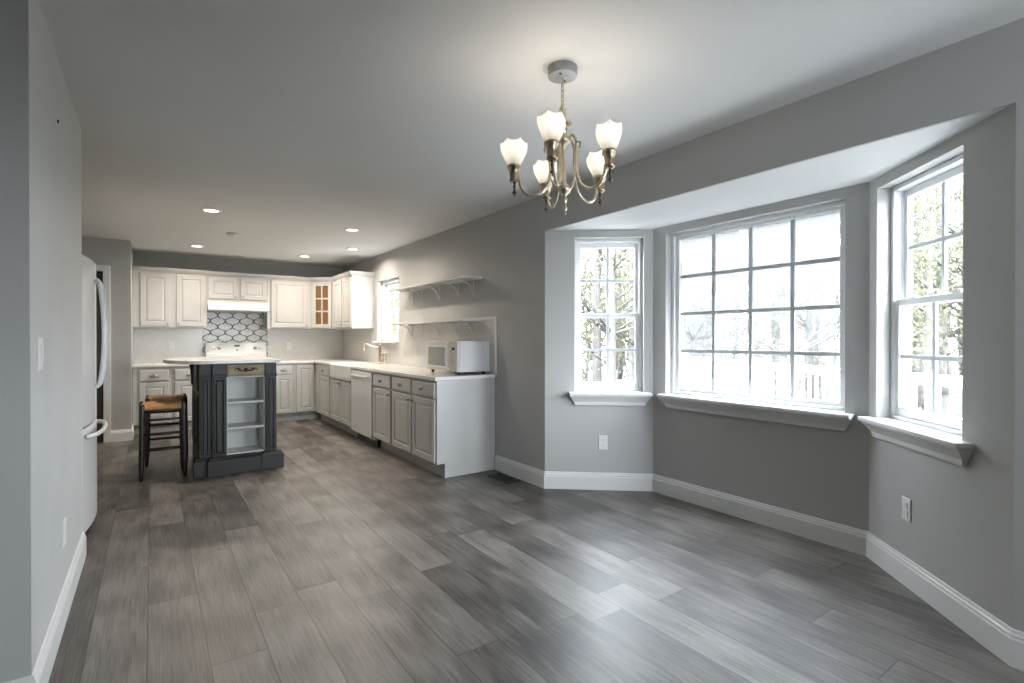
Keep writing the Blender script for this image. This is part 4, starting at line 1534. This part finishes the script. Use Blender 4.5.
outlet('wall_outlet', 'white outlet plate low on the left partition wall', 'outlet', (XL, 3.058, 0.377), (1, 0, 0))
outlet('light_switch', 'white light switch at chest height on left partition wall', 'light switch', (XL, 2.461, 1.199), (1, 0, 0), 'rocker')
outlet('wall_outlet', 'white outlet on backsplash left of the range', 'outlet', (0.23, YB - 0.0092, 1.155), (0, -1, 0))
outlet('wall_outlet', 'white outlet on backsplash right of the range', 'outlet', (1.818, YB - 0.0092, 1.14), (0, -1, 0))

vt = thing('floor_vent', 'dark metal floor vent beside the baseboard at cabinet end', 'floor vent', (2.58, 3.79, 0))
bm = NB()
vx0, vx1, vy0, vy1 = 2.505, 2.655, 3.635, 3.95
box(bm, vx0, vx1, vy0, vy0 + 0.018, 0.0005, 0.006, 0.001)
box(bm, vx0, vx1, vy1 - 0.018, vy1, 0.0005, 0.006, 0.001)
box(bm, vx0, vx0 + 0.018, vy0 + 0.018, vy1 - 0.018, 0.0005, 0.006, 0.001)
box(bm, vx1 - 0.018, vx1, vy0 + 0.018, vy1 - 0.018, 0.0005, 0.006, 0.001)
obj('frame', bm, M['vent'], vt)
bm = NB()
for k in range(18):
    y = vy0 + 0.022 + k * 0.0155
    box(bm, vx0 + 0.018, vx1 - 0.018, y, y + 0.008, 0.0008, 0.0045)
box(bm, (vx0 + vx1) / 2 - 0.004, (vx0 + vx1) / 2 + 0.004, vy0 + 0.018, vy1 - 0.018, 0.0008, 0.005)
obj('grille', bm, M['vent'], vt)

# nail hole / screw in the left wall near the ceiling
bm = NB()
lathe(bm, [(0.008, 0), (0.008, 0.004), (0.004, 0.006)], n=10)
qm = Vector((1, 0, 0)).to_track_quat('Z', 'Y').to_matrix().to_4x4()
qm.translation = Vector((XL + 0.0005, 2.92, 2.185))
bmesh.ops.transform(bm, matrix=qm, verts=bm.verts)
tag(obj('wall_screw', bm, M['black']), 'small dark screw head high on the left partition', 'screw')

# recessed downlights and the smoke detector
def downlight(label, x, y):
    root = thing('recessed_light', label, 'ceiling light', (x, y, HC))
    b = NB()
    rings = [[(x + r * math.cos(2 * PI * k / 28), y + r * math.sin(2 * PI * k / 28), HC + z) for k in range(28)] for r, z in ((0.088, -0.0005), (0.086, -0.007), (0.062, -0.010), (0.060, -0.004), (0.060, -0.0005))]
    loft(b, rings, True, False)
    obj('trim_ring', b, M['plastic'], root)
    b = NB()
    lathe(b, [(0.0595, -0.0006), (0.0595, -0.004), (0.03, -0.0055)], x, y, HC, 28)
    obj('lens', b, M['lens'], root)
    l = bpy.data.lights.new('downlight', 'AREA')
    l.shape = 'DISK'
    l.size = 0.11
    l.energy = DOWNLIGHT_W
    l.color = WARM
    l.spread = math.radians(160)
    lo = bpy.data.objects.new('downlight', l)
    C.objects.link(lo)
    lo.parent = root
    lo.location = (0, 0, -0.012)
    return root
downlight('lit recessed ceiling light nearest the camera, over the island', 0.465, 5.575)
downlight('lit recessed ceiling light above the left wall cabinets', 0.489, 7.816)
downlight('lit recessed ceiling light above the wide single-door wall cabinet', 1.837, 7.879)
downlight('lit recessed ceiling light above the drawers beside the dishwasher', 1.822, 5.671)
downlight('lit recessed ceiling light in front of the kitchen window', 2.22, 6.868)
sd = thing('smoke_detector', 'unlit round white disc on the kitchen ceiling', 'smoke detector', (0.771, 6.674, HC))
bm = NB()
lathe(bm, [(0.066, -0.0005), (0.066, -0.012), (0.058, -0.022), (0.0, -0.024)], 0.771, 6.674, HC, 28, False)
obj('housing', bm, M['plastic'], sd)
bm = NB()
lathe(bm, [(0.012, -0.0245), (0.011, -0.028), (0.0, -0.029)], 0.771, 6.674, HC, 14, False)
obj('test_button', bm, M['plasticdk'], sd)

# ------------------------------------------------------------------ chandelier
CX, CY = 1.509, 1.751
ch = thing('chandelier', 'five-arm antique brass chandelier with frosted glass shades', 'chandelier', (CX, CY, HC))
bm = NB()
lathe(bm, [(0.066, -0.0005), (0.066, -0.034), (0.063, -0.040), (0.020, -0.042), (0.008, -0.052)], CX, CY, HC, 48, True, False)
cn = obj('canopy', bm, M['canopy'], ch)
for a in (0.6, 0.6 + PI):
    bm = NB()
    lathe(bm, [(0.006, 0), (0.005, -0.004), (0.0, -0.006)], CX + 0.035 * math.cos(a), CY + 0.035 * math.sin(a), HC - 0.041, 10, False)
    obj('screw', bm, M['bronze'], cn)
bm = NB()
z = HC - 0.054
for k in range(5):
    zc = z - 0.014 - k * 0.0235
    pts = []
    for j in range(13):
        a = 2 * PI * j / 12
        lx, lz = 0.0075 * math.cos(a), 0.0165 * math.sin(a)
        pts.append((CX + (lx if k % 2 else 0), CY + (0 if k % 2 else lx), zc + lz))
    tube(bm, pts, 0.0022, 6)
obj('chain', bm, M['brass'], ch)
# the fitting hangs a few degrees out of true on its chain
tdir = Vector((-CX, -CY, 0)).normalized()
PIV = Vector((CX, CY, 2.316))
TILT = Matrix.Translation(PIV - Vector((0, 0, 0.020))) @ Matrix.Rotation(math.radians(-6), 4, Vector((0, 0, 1)).cross(tdir)) @ Matrix.Rotation(math.radians(1.3), 4, tdir) @ Matrix.Translation(-PIV)
def tobj(name, bm_, mat_, par_):
    bmesh.ops.transform(bm_, matrix=TILT, verts=bm_.verts)
    return obj(name, bm_, mat_, par_)
bm = NB()
lathe(bm, [(0.004, 2.318), (0.010, 2.312), (0.016, 2.300), (0.010, 2.288), (0.017, 2.276), (0.012, 2.262), (0.008, 2.250), (0.008, 2.225), (0.018, 2.215), (0.022, 2.200), (0.018, 2.186), (0.012, 2.176), (0.030, 2.160), (0.036, 2.150), (0.030, 2.140), (0.014, 2.128), (0.009, 2.10), (0.009, 1.955), (0.020, 1.945), (0.030, 1.930), (0.026, 1.915), (0.012, 1.905), (0.009, 1.892), (0.014, 1.884), (0.007, 1.872), (0.006, 1.85), (0.012, 1.843), (0.005, 1.832), (0.002, 1.812)], CX, CY, 0, 20)
tobj('stem', bm, M['antique'], ch)
bm = NB()
t = bmesh.new()
bmesh.ops.create_icosphere(t, subdivisions=2, radius=0.016)
merge(bm, t, Matrix.Translation((CX + 0.020, CY - 0.015, 2.232)))
tobj('ball', bm, M['antique'], ch)
# direction towards the camera, then round by 72 degrees
base = math.atan2(-CY, -CX)
for k in range(5):
    ang = base + math.radians(13) * -1 + k * 2 * PI / 5
    ca, sa = math.cos(ang), math.sin(ang)
    def at(r, z, t_=0.0):
        return Vector((CX + r * ca - t_ * sa, CY + r * sa + t_ * ca, z))
    bm = NB()
    pth = smoothpath([at(0.020, 2.150), at(0.045, 2.165), at(0.064, 2.135), at(0.062, 2.07), at(0.062, 2.00), at(0.082, 1.935), at(0.122, 1.903), at(0.165, 1.908), at(0.192, 1.942), at(0.199, 1.990)], 5)
    tube(bm, pth, 0.0065, 8)
    # scroll leaf near the hub and small curl at the foot
    tube(bm, smoothpath([at(0.060, 2.10), at(0.072, 2.125), at(0.085, 2.118), at(0.082, 2.10), at(0.074, 2.102)], 4), 0.004, 6)
    tube(bm, smoothpath([at(0.062, 1.985), at(0.045, 1.95), at(0.030, 1.935)], 4), 0.004, 6)
    arm = tobj('arm', bm, M['antique'], ch)
    ax, ay = CX + 0.22 * ca, CY + 0.22 * sa
    bm = NB()
    lathe(bm, [(0.008, 1.964), (0.018, 1.966), (0.024, 1.972), (0.020, 1.980), (0.022, 1.998), (0.024, 2.020), (0.031, 2.026), (0.032, 2.036), (0.028, 2.040)], ax, ay, 0, 20)
    tobj('socket', bm, M['brass'], arm)
    bm = NB()
    lathe(bm, [(0.002, 1.898), (0.004, 1.910), (0.011, 1.916), (0.005, 1.922), (0.004, 1.940), (0.007, 1.945), (0.004, 1.952), (0.006, 1.963)], ax, ay, 0, 12)
    tobj('finial', bm, M['bronze'], arm)
    # six-sided flared glass shade with a scalloped rim
    bm = NB()
    NS, rows = 36, 9
    def ring_(j, inner):
        f = j / rows
        r0 = 0.026 + 0.033 * math.sin(f * PI * 0.5) ** 1.15 - 0.003 * max(0, f - 0.85) / 0.15
        pts_ = []
        for i in range(NS):
            th = 2 * PI * i / NS
            loc_ = (th % (PI / 3)) - PI / 6
            poly = math.cos(PI / 6) / math.cos(loc_)
            mixf = min(1, f * 2.0)
            r = r0 * ((1 - mixf) + mixf * (0.25 + 0.75 * poly) * 1.05)
            zz = 2.036 + 0.104 * f + (0.012 * (abs(loc_) / (PI / 6)) ** 2 - 0.004) * max(0, f - 0.7) / 0.3
            if inner:
                r -= 0.003
            pts_.append((ax + r * math.cos(th + ang), ay + r * math.sin(th + ang), zz))
        return pts_
    rings = [ring_(j, False) for j in range(rows + 1)] + [ring_(j, True) for j in range(rows, -1, -1)]
    loft(bm, rings, True, False)
    tobj('shade', bm, M['shade'], arm)
    bm = NB()
    lathe(bm, [(0.010, 2.041), (0.012, 2.052), (0.019, 2.072), (0.020, 2.085), (0.014, 2.098), (0.004, 2.104)], ax, ay, 0, 16)
    tobj('bulb', bm, M['bulb'], arm)
    l = bpy.data.lights.new('chandelier_bulb', 'POINT')
    l.energy = CHANDELIER_W
    l.color = WARM
    l.shadow_soft_size = 0.02
    lo = bpy.data.objects.new('chandelier_bulb', l)
    C.objects.link(lo)
    lo.parent = ch
    lo.location = TILT @ Vector((ax, ay, 2.122)) - Vector((CX, CY, HC))

# ------------------------------------------------------------------ outdoors
bm = NB()
N = 24
gv = {}
rnd = random.Random(5)
for i in range(N + 1):
    for j in range(N + 1):
        x = 2.9 + (90 - 2.9) * (i / N) ** 1.6
        y = -45 + 130 * j / N
        gv[i, j] = bm.verts.new((x, y, -0.9 + (x - 6) * 0.012 * (i > 3) + rnd.uniform(-0.1, 0.1)))
for i in range(N):
    for j in range(N):
        bm.faces.new((gv[i, j], gv[i + 1, j], gv[i + 1, j + 1], gv[i, j + 1])).smooth = True
o = obj('ground', bm, M['ground'])
o['kind'] = 'structure'
o['label'] = 'leaf-strewn woodland ground outside the windows'
o['category'] = 'ground'

RA, RBv = Vector((5.9, 0.9)), Vector((8.75, 6.4))
rd = (RBv - RA).normalized()
bm = NB()
pn = Vector((rd.y, -rd.x))
prism(bm, [Vector((XO + 0.1 + 0.9, -2.0)), RA - rd * 3.2 + pn * 0.06, RBv + pn * 0.06, Vector((3.95, 6.4))], -0.12, -0.06)
o = obj('deck', bm, M['decking'])
o['kind'] = 'structure'
o['label'] = 'pale boarded deck outside the bay window'
o['category'] = 'deck'
rl = thing('deck_railing', 'white deck railing with slim balusters outside the bay window', 'railing', (7.3, 3.6, -0.06))
RA2 = RA - rd * 3.0
LR = (RBv - RA2).length
nr = Vector((-rd.y, rd.x))
for nm, z0, z1, hw_ in (('top_rail', 0.86, 0.90, 0.06), ('sub_rail', 0.79, 0.845, 0.02), ('bottom_rail', 0.02, 0.07, 0.02)):
    bm = NB()
    wbox(bm, RA2, rd, nr, 0, LR, -hw_, hw_, z0, z1, 0.004)
    obj(nm, bm, M['railwhite'], rl)
nbal = 72
bbm = NB()
wbox(bbm, Vector((0, 0)), Vector((1, 0)), Vector((0, 1)), -0.014, 0.014, -0.014, 0.014, 0.071 + 0.06, 0.789 + 0.06, 0.002)
b0 = obj('baluster', bbm, M['railwhite'], rl, True)
for k in range(nbal):
    q = RA2 + rd * (0.08 + k * (LR - 0.16) / (nbal - 1))
    c = b0 if k == 0 else b0.copy()
    if k:
        C.objects.link(c)
        c.parent = rl
    c.location = (q.x - 7.3, q.y - 3.6, 0)
for k in range(5):
    q = RA2 + rd * (LR * k / 4)
    bm = NB()
    box(bm, q.x - 0.05, q.x + 0.05, q.y - 0.05, q.y + 0.05, -0.0595, 0.96, 0.004)
    obj('post', bm, M['railwhite'], rl)

# trees: a few kinds, copied
def tree_proto(seed, H, r0, nb, leaves, lsz, bark, lf, zmin, label, group):
    R = random.Random(seed)
    root = thing('woodland_tree', label, 'tree', (0, 0, 0), 0, group)
    b = NB()
    bend = [Vector((0, 0, -0.2))]
    p = Vector((0, 0, -0.2))
    for k in range(1, 9):
        p = p + Vector((R.uniform(-0.12, 0.12), R.uniform(-0.12, 0.12), H / 8))
        bend.append(p.copy())
    path = smoothpath(bend, 2)
    tube(b, path, [r0 * (1.25 if i == 0 else 1) * (1 - 0.85 * i / (len(path) - 1)) for i in range(len(path))], 8)
    tips = []
    for k in range(nb):
        f = R.uniform(zmin, 0.97)
        i = min(len(path) - 2, int(f * (len(path) - 1)))
        s = path[i]
        az = R.uniform(0, 2 * PI)
        L = H * R.uniform(0.06, 0.15) * (1.15 - f * 0.6)
        d = Vector((math.cos(az), math.sin(az), R.uniform(0.25, 0.9)))
        m1 = s + d * L * 0.5
        e = s + d * L + Vector((0, 0, L * 0.12))
        rr = r0 * (1 - 0.85 * f) * 0.42
        tube(b, [s, m1, e], [rr, rr * 0.65, rr * 0.2], 5)
        tips += [m1, e]
        for _ in range(2):
            az2 = az + R.uniform(-1.1, 1.1)
            e2 = m1 + Vector((math.cos(az2), math.sin(az2), R.uniform(0.1, 0.9))) * L * 0.5
            tube(b, [m1, (m1 + e2) / 2 + Vector((0, 0, 0.04)), e2], [rr * 0.5, rr * 0.35, rr * 0.12], 4)
            tips.append(e2)
    obj('trunk', b, M[bark], root, True)
    b = NB()
    for k in range(leaves):
        c = R.choice(tips) + Vector((R.gauss(0, 0.38), R.gauss(0, 0.38), R.gauss(0, 0.32)))
        a = Vector((R.gauss(0, 1), R.gauss(0, 1), R.gauss(0, 1))).normalized()
        t_ = a.orthogonal().normalized()
        w_ = a.cross(t_)
        s_ = lsz * R.uniform(0.6, 1.3)
        b.faces.new([b.verts.new(c + t_ * s_), b.verts.new(c + w_ * s_ * 0.55), b.verts.new(c - t_ * s_), b.verts.new(c - w_ * s_ * 0.55)])
    fo = obj('foliage', b, M[lf], root, True)
    fo['kind'] = 'stuff'
    return root
GT = 'trees in the woods outside'
LBL = ['slim dark-barked tree with thin pale leaves in the woods outside',
       'pale-barked straight tree with sparse leaves in the woods outside',
       'bushy young tree with yellow-green leaves in the woods outside']
protos = [tree_proto(1, 13, 0.13, 30, 1500, 0.06, 'bark', 'leaf', 0.16, LBL[0], 'slim dark-barked trees outside'),
          tree_proto(2, 15, 0.16, 26, 1200, 0.06, 'barkpale', 'leaf', 0.25, LBL[1], 'pale-barked trees outside'),
          tree_proto(3, 7, 0.06, 34, 3600, 0.055, 'barkpale', 'leaf', 0.08, LBL[2], 'bushy young trees outside')]
rnd = random.Random(11)
spots = [(9.6, 9.2, 0), (8.2, 13.0, 1), (6.9, 16.5, 0), (10.6, 12.4, 2), (6.4, 20.0, 1), (8.6, 17.5, 2), (7.4, 22.5, 0), (9.4, 21.0, 1), (6.6, 14.2, 2), (4.3, 11.2, 2), (4.9, 12.9, 2), (5.7, 14.9, 2), (5.3, 17.0, 0), (6.2, 18.4, 2), (4.1, 13.4, 2), (7.2, 19.4, 2), (5.0, 15.6, 1)]
tries = 0
while len(spots) < 172 and tries < 6000:
    tries += 1
    x = rnd.uniform(10.5, 34)
    th = rnd.uniform(0.10, 1.33)
    y = x * math.tan(th) if rnd.random() < 0.75 else rnd.uniform(0, 14)
    if y > 44 or any((x - a) ** 2 + (y - b_) ** 2 < 1.4 for a, b_, _ in spots):
        continue
    spots.append((x, y, rnd.choice((0, 0, 1, 1, 2))))
first = [True] * 3
for x, y, k in spots:
    gz = -0.9 + (x - 6) * 0.012
    if first[k]:
        first[k] = False
        protos[k].location = (x, y, gz)
        protos[k].rotation_euler = (0, 0, rnd.uniform(0, 6.28))
    else:
        t_ = dup(protos[k], (x, y, gz), rnd.uniform(0, 6.28))
        s_ = rnd.uniform(0.75, 1.2)
        t_.scale = (s_, s_, s_)
